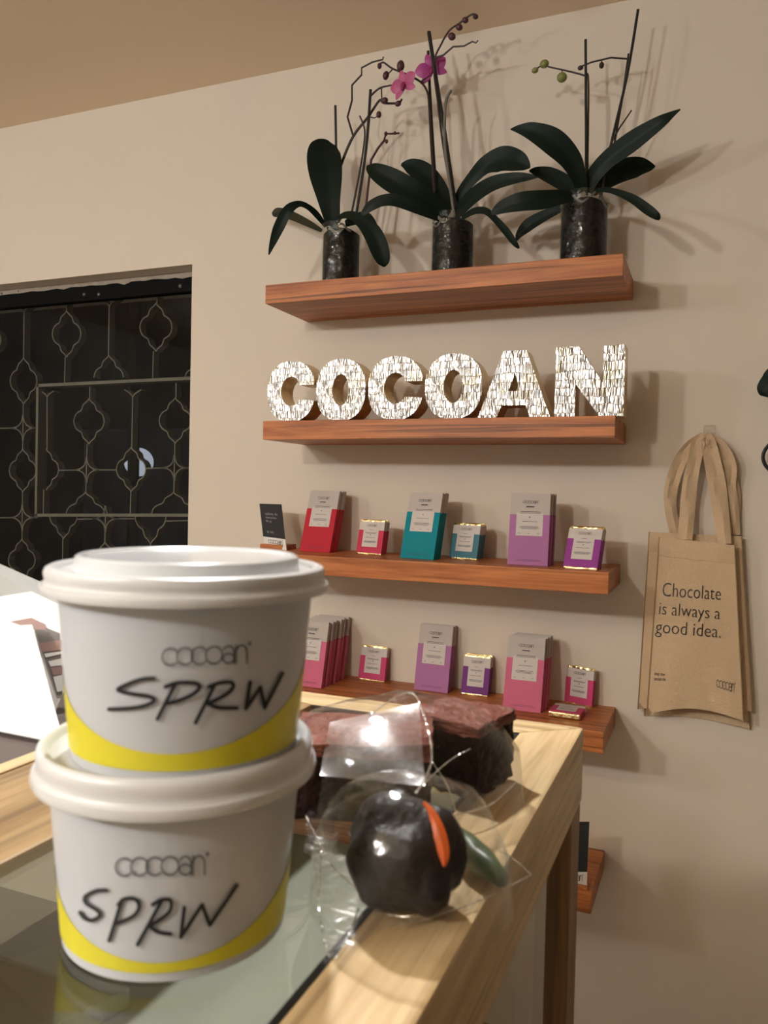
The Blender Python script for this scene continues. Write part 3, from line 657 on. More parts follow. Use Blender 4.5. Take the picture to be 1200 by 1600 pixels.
# ------------------------------------------------------------------ chocolate bars
def rows_text(mb, x0, x1, zs, y, h=.0007):
    for z, a, b in zs: mb.add([(x0+(x1-x0)*a, y, z), (x0+(x1-x0)*b, y, z), (x0+(x1-x0)*b, y, z+h), (x0+(x1-x0)*a, y, z+h)], [(0, 1, 2, 3)])
def make_bar(col, label, loc, rot, wd=.080, ht=.148, dp=.011, group=None):
    root = thing('chocolate_bar', label, 'chocolate bar', loc, rot, group=group)
    hs = ht*.70; e = .0006
    MB().box(-wd/2, wd/2, 0, dp, 0, ht).build('carton', M['boxgrey'], root, bevel=.0008, local=True)
    MB().box(-wd/2-e, wd/2+e, -e, dp+e, -.0002, hs).build('colour_sleeve', M[col], root, bevel=.0008, local=True)
    l0, l1 = -wd*.335, wd*.335
    y = -e-.0004
    MB().box(l0, l1, y, -e+.0002, ht*.405, hs+.004).build('label', M['label'], root, local=True)
    tx = MB(); f = bil((-.015, y-.0003, ht*.855), (.015, y-.0003, ht*.855), (.015, y-.0003, ht*.855+.0056), (-.015, y-.0003, ht*.855+.0056))
    v, q = map2d(LOGOB, f); tx.add(v, q)
    rows_text(tx, -wd/2, wd/2, [(ht*.80, .40, .60)], y-.0003, .0022)
    rows_text(tx, -wd/2, wd/2, [(ht*.735, .27, .76), (ht*.715, .25, .78), (ht*.60, .32, .70), (ht*.53, .28, .72), (ht*.515, .25, .75), (ht*.50, .30, .70), (ht*.435, .22, .28), (ht*.435, .46, .52), (ht*.435, .70, .76)], y-.0003, .0008)
    rows_text(tx, -wd/2, wd/2, [(ht*.655, .485, .515)], y-.0003, .0022)
    rows_text(tx, -wd/2, wd/2, [(ht*.075, .25, .80), (ht*.06, .20, .85)], y-.0003, .0005)
    tx.build('label_print', M['ink'], root, local=True)
    return root
def make_mini(col, label, loc, rot, wd=.067, ht=.080, dp=.010, group=None):
    root = thing('mini_chocolate_bar', label, 'mini chocolate bar', loc, rot, group=group)
    mb = MB().box(-wd/2, wd/2, 0, dp, 0, ht)
    mb.build('foil_wrapper', M['gold'], root, bevel=.0022, local=True)
    e = .0006; b0 = .004; b1 = ht*.94; hs = ht*.70
    MB().box(-wd/2-e, wd/2+e, -e, dp+e, b0, b1).build('paper_sleeve', M['label'], root, bevel=.0012, local=True)
    e2 = .001
    sl = MB().box(-wd/2-e2, wd/2+e2, -e2, dp+e2, b0-.0003, hs); sl.build('colour_band', M[col], root, bevel=.0012, local=True)
    MB().box(-wd*.31, wd*.31, -e2-.0004, -e2+.0002, ht*.22, hs+.003).build('label', M['label'], root, local=True)
    y = -e2-.0007; tx = MB(); v, q = map2d(LOGOB, bil((-.013, y, ht*.80), (.013, y, ht*.80), (.013, y, ht*.80+.0048), (-.013, y, ht*.80+.0048))); tx.add(v, q)
    rows_text(tx, -wd/2, wd/2, [(ht*.70, .42, .58), (ht*.62, .27, .73), (ht*.60, .30, .70), (ht*.48, .30, .70), (ht*.38, .26, .74), (ht*.36, .24, .76), (ht*.34, .28, .72)], y, .0007)
    rows_text(tx, -wd/2, wd/2, [(ht*.545, .485, .515)], y, .002)
    tx.build('label_print', M['ink'], root, local=True)
    return root
def stack(maker, col, labels, x, y, z, lean, yaw=0, step=.0135, grp=None, jit=(0, 0), top=0, **k):
    """bars leaning back one behind the other; labels from the front one to the last"""
    first = None
    for i, lb in enumerate(labels):
        a = R(lean); dx = jit[i % len(jit)] if i else 0
        d = step*i
        loc = (x+dx, y+d/math.cos(a), z); rot = (-a, 0, yaw)
        if first is None: first = maker(col, lb, loc, rot, group=grp, **k)
        else: dup(first, loc, rot, lb, grp)
z3, z4 = Z[2]+.0006, Z[3]+.0006
stack(make_bar, 'red', ['front bar of the red and grey chocolate bar stack', 'second bar in the red and grey chocolate bar stack', 'last bar in the red and grey chocolate bar stack, nearest the wall'], -.8475, 1.645, z3, 17, R(-4), .0136, 'red chocolate bars', (0, .001, -.001))
stack(make_bar, 'teal', ['front bar of the teal and grey chocolate bar stack', 'middle bar of the teal and grey chocolate bar stack', 'last bar of the teal and grey chocolate bar stack, nearest the wall'], -.584, 1.610, z3, 15.5, R(-8), .0136, 'teal chocolate bars', (0, .0015, 0))
stack(make_bar, 'lilac', ['front bar of the lilac and grey stack on the third shelf', 'second bar of the lilac and grey stack on the third shelf', 'third bar of the lilac and grey stack on the third shelf', 'last bar of the lilac and grey stack on the third shelf, nearest the wall'], -.3425, 1.598, z3, 9.5, R(3), .0136, 'lilac chocolate bars on the third shelf', (0, .002, -.001, .003))
stack(make_mini, 'crimson', ['front crimson mini bar in gold foil beside the red stack', 'rear crimson mini bar in gold foil beside the red stack'], -.712, 1.645, z3, 11, R(-12), .0136, 'crimson mini bars')
stack(make_mini, 'slate', ['front grey blue mini bar in gold foil beside the teal stack', 'middle grey blue mini bar in gold foil beside the teal stack', 'rear grey blue mini bar in gold foil beside the teal stack'], -.495, 1.655, z3, 12, R(-14), .0136, 'grey blue mini bars')
stack(make_mini, 'violet', ['front bright violet mini bar in gold foil at the end of the third shelf', 'rear bright violet mini bar in gold foil at the end of the third shelf'], -.2365, 1.584, z3, 22, R(-10), .0136, 'bright violet mini bars', (0, .002), ht=.089)
stack(make_bar, 'pink', ['foremost of the fanned pink chocolate bars beside the tubs'] + [s+' of the fanned pink chocolate bars, counted from the front' for s in ('second', 'third', 'fourth', 'fifth')]+['last of the fanned pink chocolate bars, against the wall'], -.842, 1.602, z4, 13.5, R(0), .019, 'fanned pink chocolate bars', (0, .002, .0, .004, .002, .005))
stack(make_mini, 'hotpink', ['hot pink mini bar leaning alone between the fanned bars and the lilac pair'], -.7295, 1.718, z4, 11, R(-3), ht=.083)
stack(make_bar, 'lilac', ['front one of the lilac bar pair on the fourth shelf', 'rear one of the lilac bar pair on the fourth shelf'], -.5735, 1.693, z4, 11.5, R(-2), .0135, 'lilac bar pair on the fourth shelf', (0, .001))
stack(make_mini, 'purple', ['front dark purple mini bar in gold foil on the fourth shelf', 'rear dark purple mini bar in gold foil on the fourth shelf'], -.4745, 1.700, z4, 15, 0, .0136, 'dark purple mini bars', ht=.089, wd=.060)
stack(make_bar, 'pink', ['front bar of the pink stack at the right of the fourth shelf', 'second bar of the pink stack at the right of the fourth shelf', 'third bar of the pink stack at the right of the fourth shelf', 'last bar of the pink stack at the right of the fourth shelf, nearest the wall'], -.3525, 1.625, z4, 16, R(1), .0135, 'stacked pink chocolate bars', (0, .002, .005, .006), wd=.078, ht=.153)
stack(make_mini, 'hotpink', ['hot pink mini bar leaning on the wall at the right end of the fourth shelf'], -.253, 1.722, z4, 6, R(-18), ht=.082, wd=.062)
make_mini('hotpink', 'hot pink mini bar lying flat at the front of the fourth shelf', (-.2625, 1.605, z4+.0118), (R(-90), 0, R(-2)), wd=.062, ht=.075)

# ------------------------------------------------------------------ price signs
def sign(label, q, tq, base, group='black and white price signs'):
    a, b, c, d = q            # bottom left, bottom right, top right, top left
    f = bil(a, b, c, d); n = ((b-a).cross(d-a)).normalized()
    root = thing('price_sign', label, 'sign', ((a+b)/2), group=group)
    MB().quad_slab([f(0, 0), f(1, 0), f(1, 1), f(0, 1)], .002).build('white_card', M['whitecard'], root)
    o = n*.0004
    MB().quad_slab([f(0, .24)+o, f(1, .24)+o, f(1, 1)+o, f(0, 1)+o], .0008).build('black_panel', M['blackcard'], root)
    tx = MB()
    for s, u0, v0, w_, h_ in tq:
        v, fc = norm2d(text2d(s)); tx.add([f(u0+w_*p.x, v0+h_*p.y)+o*2.4 for p in v], fc)
    if tq: tx.build('price_text', M['paleprint'], root)
    lg = MB(); lg.add([f(.22+.64*p.x, .105+.085*p.y)+o*2 for p in LOGOB[0]], LOGOB[1]); lg.build('logo_print', M['black'], root)
    MB().box(*base).build('wood_base', M['shelf'], root, bevel=.001)
    return root
q = [at(413, 859, 1.664), at(447.5, 860, 1.644), at(439.5, 788, 1.66), at(405.5, 787, 1.68)]
q[0].z = max(q[0].z, Z[2]+.004)
sign('small black and white price sign at the left end of the third shelf', q, [('tableta de', .22, .745, .56, .06), ('chocolate', .22, .665, .50, .05), ('80 gr', .22, .575, .28, .055), ('$120', .22, .33, .30, .055)], (-.995, -.925, 1.648, 1.70, Z[2], Z[2]+.012))
q = [at(868, 1386, 1.562), at(916.5, 1387, 1.562), at(921, 1284, 1.566), at(872, 1284, 1.566)]
sign('black and white price sign on the lowest shelf, peeking past the counter post', q, [], (q[0].x-.003, q[1].x+.003, 1.554, 1.585, Z[4], Z[4]+.007))

# ------------------------------------------------------------------ tote bags on the hook
def tote(label, cor, Yt, Yb, straps, text, group):
    TL, TR, BR, BL = cor; root = thing('tote_bag', label, 'tote bag', at((TL[0]+TR[0])/2, (TL[1]+TR[1])/2, Yt), group=group)
    NU, NV = 16, 24; sag = cor_sag[len(cor_sag)-1]
    def P(u, v):                # v = 0 at the top
        e = bil((BL[0], BL[1], 0), (BR[0], BR[1], 0), (TR[0], TR[1], 0), (TL[0], TL[1], 0))(u, 1-v)
        py = e.y-sag*math.sin(math.pi*u)*v**3; px = e.x
        return px, py
    def S(u, v, off=0.0):
        px, py = P(u, v); wv = .004*math.sin(u*9+v*3)*v+.003*math.sin(u*4-v*5)+.002*math.sin(u*21)*(v**2)
        return at(px, py, Yt+(Yb-Yt)*v+wv*.6+off-.008*math.sin(math.pi*u)*math.sin(math.pi*min(1, v*1.1)))
    mb = MB(); v = []; f = []
    for s_ in (0, .0075):
        for j in range(NV+1):
            for i in range(NU+1):
                ed = min(i, NU-i, NV-j)/2.0; o_ = s_*min(1, ed)
                v.append(S(i/NU, j/NV, o_ if s_ else 0))
    o = (NU+1)*(NV+1); W = NU+1
    for j in range(NV):
        for i in range(NU):
            a = j*W+i; f += [(a, a+W, a+W+1, a+1), (o+a, o+a+1, o+a+W+1, o+a+W)]
    mb.add(v, f).build('bag_body', M['canvas'], root, smooth=True)
    hem = MB(); v = []; f = []
    for i in range(NU+1):
        v += [S(i/NU, .0, -.0012), S(i/NU, .105, -.0012), S(i/NU, .109, .0)]
    for i in range(NU): f += [(3*i, 3*i+1, 3*i+4, 3*i+3), (3*i+1, 3*i+2, 3*i+5, 3*i+4)]
    hem.add(v, f).build('hem', M['canvas'], root, smooth=True)
    for u_ in (0.004, .996): MB().tube([S(u_, j/NV, -.0004) for j in range(NV+1)], .0013, 6).build('seam_shade', M['seam'], root, smooth=True)  # dark seam line, also stands for the edge shadow
    for st in straps:
        C = [at(*p[:3]) for p in st]; W_ = [p[3]*depth(c)/F for p, c in zip(st, C)]; cs = spline(C, 6); ws = [q.x for q in spline([Vector((x, 0, 0)) for x in W_], 6)]
        v = []; f = []; N = len(cs)
        for i, c in enumerate(cs):
            t = (cs[min(i+1, N-1)]-cs[max(i-1, 0)]).normalized(); nn = (-c).normalized(); nn = (nn-t*nn.dot(t)).normalized(); wd = t.cross(nn)
            for k in (-1, -.4, .2, 1): v.append(c+wd*ws[i]*k+nn*(.0035*math.sin(3*k+i*.25)))
            for k in (1, .2, -.4, -1): v.append(c+wd*ws[i]*k+nn*(.0035*math.sin(3*k+i*.25)-.0018))
        for i in range(N-1):
            for k in range(8): f.append((i*8+k, i*8+(k+1) % 8, i*8+8+(k+1) % 8, i*8+8+k))
        f += [tuple(range(8)), tuple(range((N-1)*8+7, (N-1)*8-1, -1))]
        MB().add(v, f).build('strap', M['canvas2'], root, smooth=True)
    if text:
        def onbag(px, py, off=-.0016):
            # find (u, v) of the pixel on the bag by iteration
            u, v = .5, .5
            for _ in range(25):
                a, b = P(u, v); h = 1e-3
                a1, b1 = P(u+h, v); a2, b2 = P(u, v+h)
                J = Matrix((((a1-a)/h, (a2-a)/h), ((b1-b)/h, (b2-b)/h)))
                d = J.inverted() @ Vector((px-a, py-b)); u += d.x; v += d.y
            return S(u, v, off)
        for s, (bl, br, tr, tl) in text:
            tx = MB()
            if s == 'LOGO': vf = LOGO
            else: vf = norm2d(text2d(s, -.012 if len(s) < 14 else .0))
            fn = bil((*bl, 0), (*br, 0), (*tr, 0), (*tl, 0)); pv = [fn(p.x, p.y) for p in vf[0]]
            tx.add([onbag(p.x, p.y) for p in pv], vf[1]).build('logo_print' if s == 'LOGO' else 'printed_line', M['black'], root)
    return root
cor_sag = [12]
G_ = 'canvas tote bags on the wall hook'
cor_sag.append(7)
tote('plain rearmost canvas tote bag, showing at the right edge behind the other two', [(1022, 836), (1160, 846), (1172, 1140), (1006, 1118)], 1.744, 1.744, [[(1138, 838, 1.742, 9), (1148, 790, 1.738, 9), (1140, 735, 1.732, 9), (1124, 700, 1.728, 8), (1108, 684, 1.722, 7)]], None, G_)
cor_sag.append(6)
tote('plain canvas tote bag directly behind the printed one', [(1014, 831), (1159, 838), (1176, 1112), (996, 1108)], 1.731, 1.730, [
    [(1056, 834, 1.735, 9), (1048, 795, 1.73, 9), (1049, 760, 1.725, 10), (1062, 722, 1.722, 10), (1080, 696, 1.72, 9), (1100, 683, 1.72, 8)],
    [(1148, 836, 1.735, 8), (1146, 790, 1.73, 8), (1140, 760, 1.725, 9), (1141, 728, 1.722, 9), (1128, 700, 1.72, 9), (1106, 682, 1.72, 8)]], None, G_)
cor_sag.append(14)
tote('printed canvas tote bag reading Chocolate is always a good idea', [(1030, 839), (1148, 852), (1162, 1127), (1010, 1116)], 1.708, 1.700, [
    [(1070, 843, 1.706, 11), (1074, 800, 1.718, 11), (1078, 755, 1.715, 11), (1086, 715, 1.712, 10), (1092, 690, 1.712, 10), (1102, 681, 1.714, 7)],
    [(1132, 850, 1.706, 10), (1126, 800, 1.718, 12), (1120, 755, 1.714, 13), (1112, 715, 1.711, 12), (1106, 688, 1.712, 10), (1100, 681, 1.714, 7)]],
    [('Chocolate', ((1034.5, 931.5), (1126, 937.5), (1127, 917), (1036, 910))),
     ('is always a', ((1029, 966), (1124.5, 974), (1125.5, 949), (1031, 940.5))),
     ('good idea.', ((1023, 995), (1125.5, 1003), (1126.5, 977), (1025.5, 968.5))),
     ('shop now\ncocoan.mx', ((1022, 1063), (1040, 1064), (1041, 1051), (1022.5, 1049.5))),
     ('LOGO', ((1119, 1073), (1147, 1082), (1147.5, 1068.5), (1119, 1061.5)))], G_)
hk = thing('wall_hook', 'clear acrylic hook on the wall holding the tote bags', 'hook', at(1108, 690, 1.75))
a = at(1098, 700, 1.747); b = at(1118, 664, 1.747)
MB().box(a.x, b.x, 1.744, 1.75, a.z, b.z).build('back_plate', M['acrylic'], hk, bevel=.002)
e = at(1108, 684, 1.72); c = at(1108, 692, 1.745)
MB().tube(spline([(c.x, 1.745, c.z-.012), (c.x, 1.728, c.z-.014), (e.x, 1.708, c.z-.008), (e.x, 1.702, c.z+.004)], 4), .004, 8).build('hook_arm', M['acrylic'], hk, smooth=True)

# hanging planter whose edge shows at the right of the picture
hp = thing('hanging_planter', 'dark leaf and black hoop of a wall planter, cut off at the right picture edge', 'planter', at(1260, 715, 1.70))
leaf_mesh([(1187.5, 617, 1.69, 2), (1193, 611, 1.685, 13), (1205, 603, 1.68, 20), (1225, 590, 1.675, 24), (1250, 600, 1.68, 16), (1265, 640, 1.69, 7), (1268, 690, 1.70, 4)]).build('leaf', M['leaf'], hp, smooth=True)
c = at(1243, 714, 1.72); r_ = 46*depth(c)/F
MB().tube([(c.x+r_*math.cos(k*math.pi/24), 1.72, c.z+r_*.72*math.sin(k*math.pi/24)) for k in range(48)], .0035, 8, True).build('hoop', M['stake'], hp, smooth=True)
MB().lathe([(0, -.075), (.035, -.075), (.048, -.005), (.050, 0), (.044, 0), (.040, -.03), (0, -.03)], (c.x+.03, 1.695, c.z-.005), 32).build('pot', M['blackcard'], hp, smooth=True)
MB().tube([(c.x+.03, 1.70, c.z-.04), (at(1268, 690, 1.70).x, 1.70, at(1268, 690, 1.70).z)], .003, 6).tube([(c.x+.03, 1.72, c.z+r_*.72), (c.x+.03, 1.75, c.z+r_*.72+.02)], .004, 6).build('bracket', M['stake'], hp)

# ------------------------------------------------------------------ the display counter
ZT = -0.1867
CX0, CX1, CY0, CY1 = -.432, -.091, .10, .656        # outer edges of the top
GX0, GX1, GY0_, GY1 = -.318, -.1355, .145, .620     # glass opening
AP = .060
ct = thing('display_counter', 'pale wood display counter with a glass top', 'counter', ((CX0+CX1)/2, (CY0+CY1)/2, ZF))
def mitre(name, q, m, zb=ZT-AP):
    v = [(x, y, z) for z in (zb, ZT) for x, y in q]
    k = len(q)
    MB().add(v, [tuple(range(k))[::-1], tuple(range(k, 2*k))]+[(i, (i+1) % k, (i+1) % k+k, i+k) for i in range(k)]).build(name, m, ct, bevel=.0022)
mitre('top_rail', [(GX1, GY1), (CX1, CY1), (CX0+.014, CY1), (CX0+.014, CY1-.014), (GX0, GY1)], M['ctop_x'])
mitre('top_rail', [(GX0, GY0_), (CX0+.014, CY0+.014), (CX0+.014, CY0), (CX1, CY0), (GX1, GY0_)], M['ctop_x'])
mitre('top_rail', [(GX1, GY0_), (CX1, CY0), (CX1, CY1), (GX1, GY1)], M['ctop_y'])
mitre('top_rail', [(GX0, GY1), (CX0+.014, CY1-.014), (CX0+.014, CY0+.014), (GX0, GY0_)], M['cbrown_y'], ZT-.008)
MB().box(CX0, CX0+.0145, CY0+.012, CY1-.012, ZT-AP, ZT+.001).build('edge_strip', M['ctop_y'], ct, bevel=.002)
MB().box(GX0+.0005, GX1-.0035, GY0_+.0035, GY1-.0035, ZT-.006, ZT-.0004).build('glass_top', M['topglass'], ct)
gk = MB().box(GX1-.0033, GX1-.0003, GY0_, GY1, ZT-.008, ZT-.0006).box(GX0, GX1, GY1-.0033, GY1-.0003, ZT-.008, ZT-.0006)
gk.build('gasket', M['gasket'], ct)
ps = .045
for (x, y) in ((CX1-ps, CY1-ps), (CX0, CY1-ps), (CX1-ps, CY0), (CX0, CY0)):
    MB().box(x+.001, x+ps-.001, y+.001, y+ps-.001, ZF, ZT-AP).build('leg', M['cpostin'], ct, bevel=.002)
MB().box(CX1-.014, CX1-.010, CY0+ps, CY1-ps, ZF+.25, ZT-AP).build('side_pane', M['sideglass'], ct)
MB().box(CX0+.010, CX0+.014, CY0+ps, CY1-ps, ZF+.25, ZT-AP).build('side_pane', M['sideglass'], ct)
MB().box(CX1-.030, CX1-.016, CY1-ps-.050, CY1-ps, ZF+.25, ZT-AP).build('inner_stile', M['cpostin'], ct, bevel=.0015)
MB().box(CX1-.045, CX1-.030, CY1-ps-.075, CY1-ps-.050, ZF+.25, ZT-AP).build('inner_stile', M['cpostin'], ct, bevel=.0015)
MB().box(CX0+.012, CX1-.012, CY1-.012, CY1-.006, ZF+.25, ZT-AP).build('back_pane', M['sideglass'], ct)
MB().box(CX0+.016, CX1-.05, CY0+.02, CY1-.05, ZT-.125, ZT-.110).build('inner_shelf', M['inner'], ct, bevel=.001)
MB().box(CX0+.003, CX1-.003, CY0+.003, CY1-.003, ZF+.22, ZF+.25).build('base_board', M['cpost'], ct, bevel=.002)
# cartons lying on the inner shelf under the glass
zi = ZT-.110
def carton(x0, x1, y0, y1, h, m, label, rz):
    cx, cy = (x0+x1)/2, (y0+y1)/2; t = thing('flat_carton', label, 'carton', (cx, cy, zi), (0, 0, rz), group='cartons under the counter glass')
    MB().box(x0-cx, x1-cx, y0-cy, y1-cy, 0, h).build('carton_body', M[m], t, bevel=.001, local=True)
    MB().box((x0-cx)*.8, (x1-cx)*.8, (y0-cy)*.1, (y0-cy)*.1+.004, h, h+.0005).build('carton_label', M['inner'], t, local=True)
carton(-.275, -.225, .175, .250, .012, 'olive', 'olive carton lying under the counter glass in front of the tubs', R(8))
carton(-.340, -.285, .190, .270, .012, 'greybrown', 'grey brown carton lying under the counter glass left of the olive one', R(14))
carton(-.385, -.310, .285, .375, .012, 'greygreen', 'grey green carton lying under the counter glass left of the tubs', R(-18))

# ------------------------------------------------------------------ ice cream tubs
RB, RTOP, HB = .0462, .0520, .0670
def tub(label, tx, ty, z0, plateau, band_px, strokes, logo_px, group, lk=1.0):
    root = thing('ice_cream_tub', label, 'tub', (tx, ty, z0), group=group)
    Rz = lambda z: RB+(RTOP-RB)*max(0, min(1, (z-z0)/HB))
    MB().lathe([(0, .004), (RB-.003, .004), (RB-.002, 0), (RB, .0004), (RB, .001)]+[(RB+(RTOP-RB)*k/8, HB*k/8) for k in range(1, 9)]+[(RTOP, HB+.006)], (tx, ty, z0), 96).build('tub_body', M['paper'], root, smooth=True)
    def hit(px, py, off=.0004):
        d = ray(px, py).normalized(); r_ = RB; t = 0
        for _ in range(12):
            a = d.x*d.x+d.y*d.y; b = -2*(d.x*tx+d.y*ty); c_ = tx*tx+ty*ty-(r_+off)**2; dd = max(b*b-4*a*c_, 0)
            t = (-b-math.sqrt(dd))/(2*a); r_ = Rz(d.z*t)
        return d*t
    # lid: skirt, beads, recess
    zz = HB
    prof = [(RTOP+.0006, zz-.0005), (.0583, zz-.001), (.0590, zz+.001), (.0586, zz+.0032), (.0570, zz+.0045), (.0566, zz+.0060), (.0570, zz+.0078), (.0572, zz+.0102), (.0566, zz+.0124), (.0550, zz+.0136), (.0532, zz+.0134), (.0520, zz+.0122), (.0512, zz+.0108), (.0480, zz+.0104)]
    prof += [(.0455, zz+.0104), (.02, zz+.0104), (0, zz+.0104)]
    prof = [(a_, zz+(b_-zz)*(lk if b_ > zz+.002 else 1)) for a_, b_ in prof]
    lidm = MB().lathe(prof, (tx, ty, z0), 96).build('lid', M['lid'], root, smooth=True)
    if plateau:
        MB().lathe([(.0462, zz+.0074), (.0461, zz+.0108), (.0455, zz+.0130), (.0443, zz+.0138), (.0418, zz+.0136), (.0408, zz+.0127), (.02, zz+.0125), (0, zz+.0125)], (tx, ty, z0), 96).build('lid_centre', M['lidtop'], lidm, smooth=True)
    # yellow band: parabola through three points of its edge
    pts = []
    for px, py in band_px:
        h_ = hit(px, py); pts.append((math.atan2(h_.y-ty, h_.x-tx), h_.z))
    (t0, a0), (t1, a1), (t2, a2) = pts
    if t0 > 0: t0 -= 2*math.pi
    if t2 > 0 and t2 > t1: pass
    den = (t0-t1)*(t0-t2)*(t1-t2)
    A = (t2*(a1-a0)+t1*(a0-a2)+t0*(a2-a1))/den; B = (t2*t2*(a0-a1)+t1*t1*(a2-a0)+t0*t0*(a1-a2))/den; C = a0-A*t0*t0-B*t0
    vx = -B/(2*A)
    v = []; f = []; n = 128; k_ = 8
    for i in range(n+1):
        th = vx-math.pi+2*math.pi*i/n; zt_ = min(A*th*th+B*th+C, z0+HB*.80); zb = z0+.0042
        for j in range(k_+1):
            z = zb+(zt_-zb)*j/k_; r_ = Rz(z)+.0003; v.append((tx+r_*math.cos(th), ty+r_*math.sin(th), z))
    for i in range(n):
        for j in range(k_): a = i*(k_+1)+j; f.append((a, a+k_+1, a+k_+2, a+1))
    MB().add(v, f).build('yellow_band', M['yellow'], root, smooth=True)
    hw = MB()
    for s in strokes:
        sp = [(q.x, q.y) for q in spline([Vector((p[0], p[1], 0)) for p in s], 5)] if len(s) > 2 else s
        if len(sp) == 2: sp = [(sp[0][0]+(sp[1][0]-sp[0][0])*k/6, sp[0][1]+(sp[1][1]-sp[0][1])*k/6) for k in range(7)]
        V, Fc = ribbon2d(sp, 6.2); hw.add([hit(p.x, p.y, .0009) for p in V], Fc)
    hw.build('handwriting', M['black'], root)
    fn = bil(*[(x, y, 0) for x, y in logo_px]); lm = MB(); pv = [fn(p.x, p.y) for p in LOGO[0]]
    lm.add([hit(p.x, p.y, .0007) for p in pv], LOGO[1]).build('logo_print', M['ink'], root)
    return root
U2 = lambda L: [[(x/2.264, 840+y/2.264) for x, y in s] for s in L]
L3 = lambda L: [[(x/2.264, 1120+y/2.264) for x, y in s] for s in L]
up = U2([[(545, 498), (500, 502), (440, 524), (418, 540), (470, 553), (532, 563), (543, 580), (500, 598), (440, 605), (385, 607)],
         [(622, 515), (557, 642)], [(585, 528), (630, 514), (690, 515), (706, 530), (680, 556), (630, 577), (582, 590)],
         [(758, 525), (692, 655)], [(738, 528), (775, 515), (815, 512), (826, 527), (800, 555), (735, 588)], [(735, 588), (775, 602), (838, 603)],
         [(885, 512), (870, 605)], [(870, 605), (922, 530)], [(922, 530), (937, 602)], [(937, 602), (1000, 480)]])
lo = L3([[(377, 614), (340, 616), (302, 636), (305, 660), (345, 686), (352, 705), (325, 720), (298, 712), (283, 692)],
         [(432, 648), (386, 792)], [(418, 665), (440, 645), (478, 645), (492, 672), (472, 705), (412, 732)],
         [(570, 655), (487, 806)], [(540, 665), (570, 648), (603, 650), (602, 685), (570, 715), (528, 740)], [(528, 740), (560, 762), (604, 769)],
         [(652, 676), (640, 780)], [(640, 780), (715, 665)], [(715, 665), (742, 737)], [(742, 737), (838, 597)]])
tub('lower ice cream tub of the stack, standing on the glass, marked SPRW', -.2095, .2835, ZT+.0002, False, [(92, 1400), (250, 1505), (461, 1310)], lo,
    [(180, 1370), (321, 1367), (321, 1336), (180, 1341)], 'ice cream tubs stacked on the counter')
tub('upper ice cream tub resting on the other tub, marked SPRW', -.2042, .2815, ZT+.0779, True, [(100, 1072), (283, 1178), (466, 1068)], up,
    [(253, 1041), (387, 1036), (387, 1007), (253, 1013)], 'ice cream tubs stacked on the counter', .70)

# ------------------------------------------------------------------ sweets in cellophane
zs = ZT+.0008
def block(label, c, sz, rz, tilt, name='brownie'):
    t = thing(name, label, 'brownie', c, (0, 0, rz), group='brownies on the counter')
    def lump(mb_, amp):
        for v in mb_.v: v += Vector((random.uniform(-1, 1), random.uniform(-1, 1), random.uniform(-1, 1)))*amp
        return mb_
    def grid(x0, x1, y0, y1, z0, z1, n=9):
        bm = bmesh.new(); bmesh.ops.create_cube(bm, size=1)
        bmesh.ops.subdivide_edges(bm, edges=bm.edges, cuts=n, use_grid_fill=True)
        mb_ = MB(); mb_.v = [Vector((x0+(v.co.x+.5)*(x1-x0), y0+(v.co.y+.5)*(y1-y0), z0+(v.co.z+.5)*(z1-z0)+tilt*(v.co.x)*(v.co.z+.5))) for v in bm.verts]
        bm.verts.ensure_lookup_table(); mb_.f = [tuple(v.index for v in f_.verts) for f_ in bm.faces]; bm.free(); return mb_
    a, b, h = sz
    lump(grid(-a/2, a/2, -b/2, b/2, 0.0012, h*.86), .0011).build('crumb', M['brownie'], t, smooth=True, local=True)
    lump(grid(-a/2-.0008, a/2+.0008, -b/2-.0008, b/2+.0008, h*.84, h), .0009).build('crust', M['crust'], t, smooth=True, local=True)
    return t
block('brownie with a reddish crust just behind the tubs, under a bright glint', (-.190, .436, zs), (.082, .064, .044), R(18), .004)
block('dark brownie at the right, with its corner toward the counter edge', (-.146, .494, zs), (.050, .050, .046), R(-12), 0)
# chocolate dipped fruit
fc = Vector((-.1215, .331, zs+.0262))
cf = thing('dipped_orange', 'dark chocolate dipped fruit with an orange slice edge, in front of the brownies', 'sweet', (fc.x, fc.y, zs))
bm = bmesh.new(); bmesh.ops.create_icosphere(bm, subdivisions=4, radius=1); mb = MB()
for v in bm.verts:
    q = v.co.normalized(); rr_ = .0255*(1+.09*math.sin(q.x*5+1)*math.cos(q.z*4)+.07*math.sin(q.y*7+q.z*3)+.02*math.sin(q.x*13+q.y*11))
    mb.v.append(fc+Vector((q.x*rr_*1.02, q.y*rr_*.95, q.z*rr_*.97)))
bm.verts.ensure_lookup_table(); mb.f = [tuple(v.index for v in f_.verts) for f_ in bm.faces]; bm.free()
mb.build('chocolate_coat', M['choc'], cf, smooth=True)
sl = MB()
def on_fruit(px, py, r_=.0262):
    d = ray(px, py).normalized(); b_ = d.dot(fc); c_ = fc.dot(fc)-r_*r_; return d*(b_-math.sqrt(max(b_*b_-c_, 0)))
ops = [(662, 1254, 2.5), (672, 1268, 7), (682, 1290, 10), (690, 1315, 10.5), (694, 1338, 8), (694, 1354, 2)]
leaf_mesh([(px, py, on_fruit(px, py).y, hw_) for px, py, hw_ in ops], -.05, 0).build('orange_slice_edge', M['orange'], cf, smooth=True)

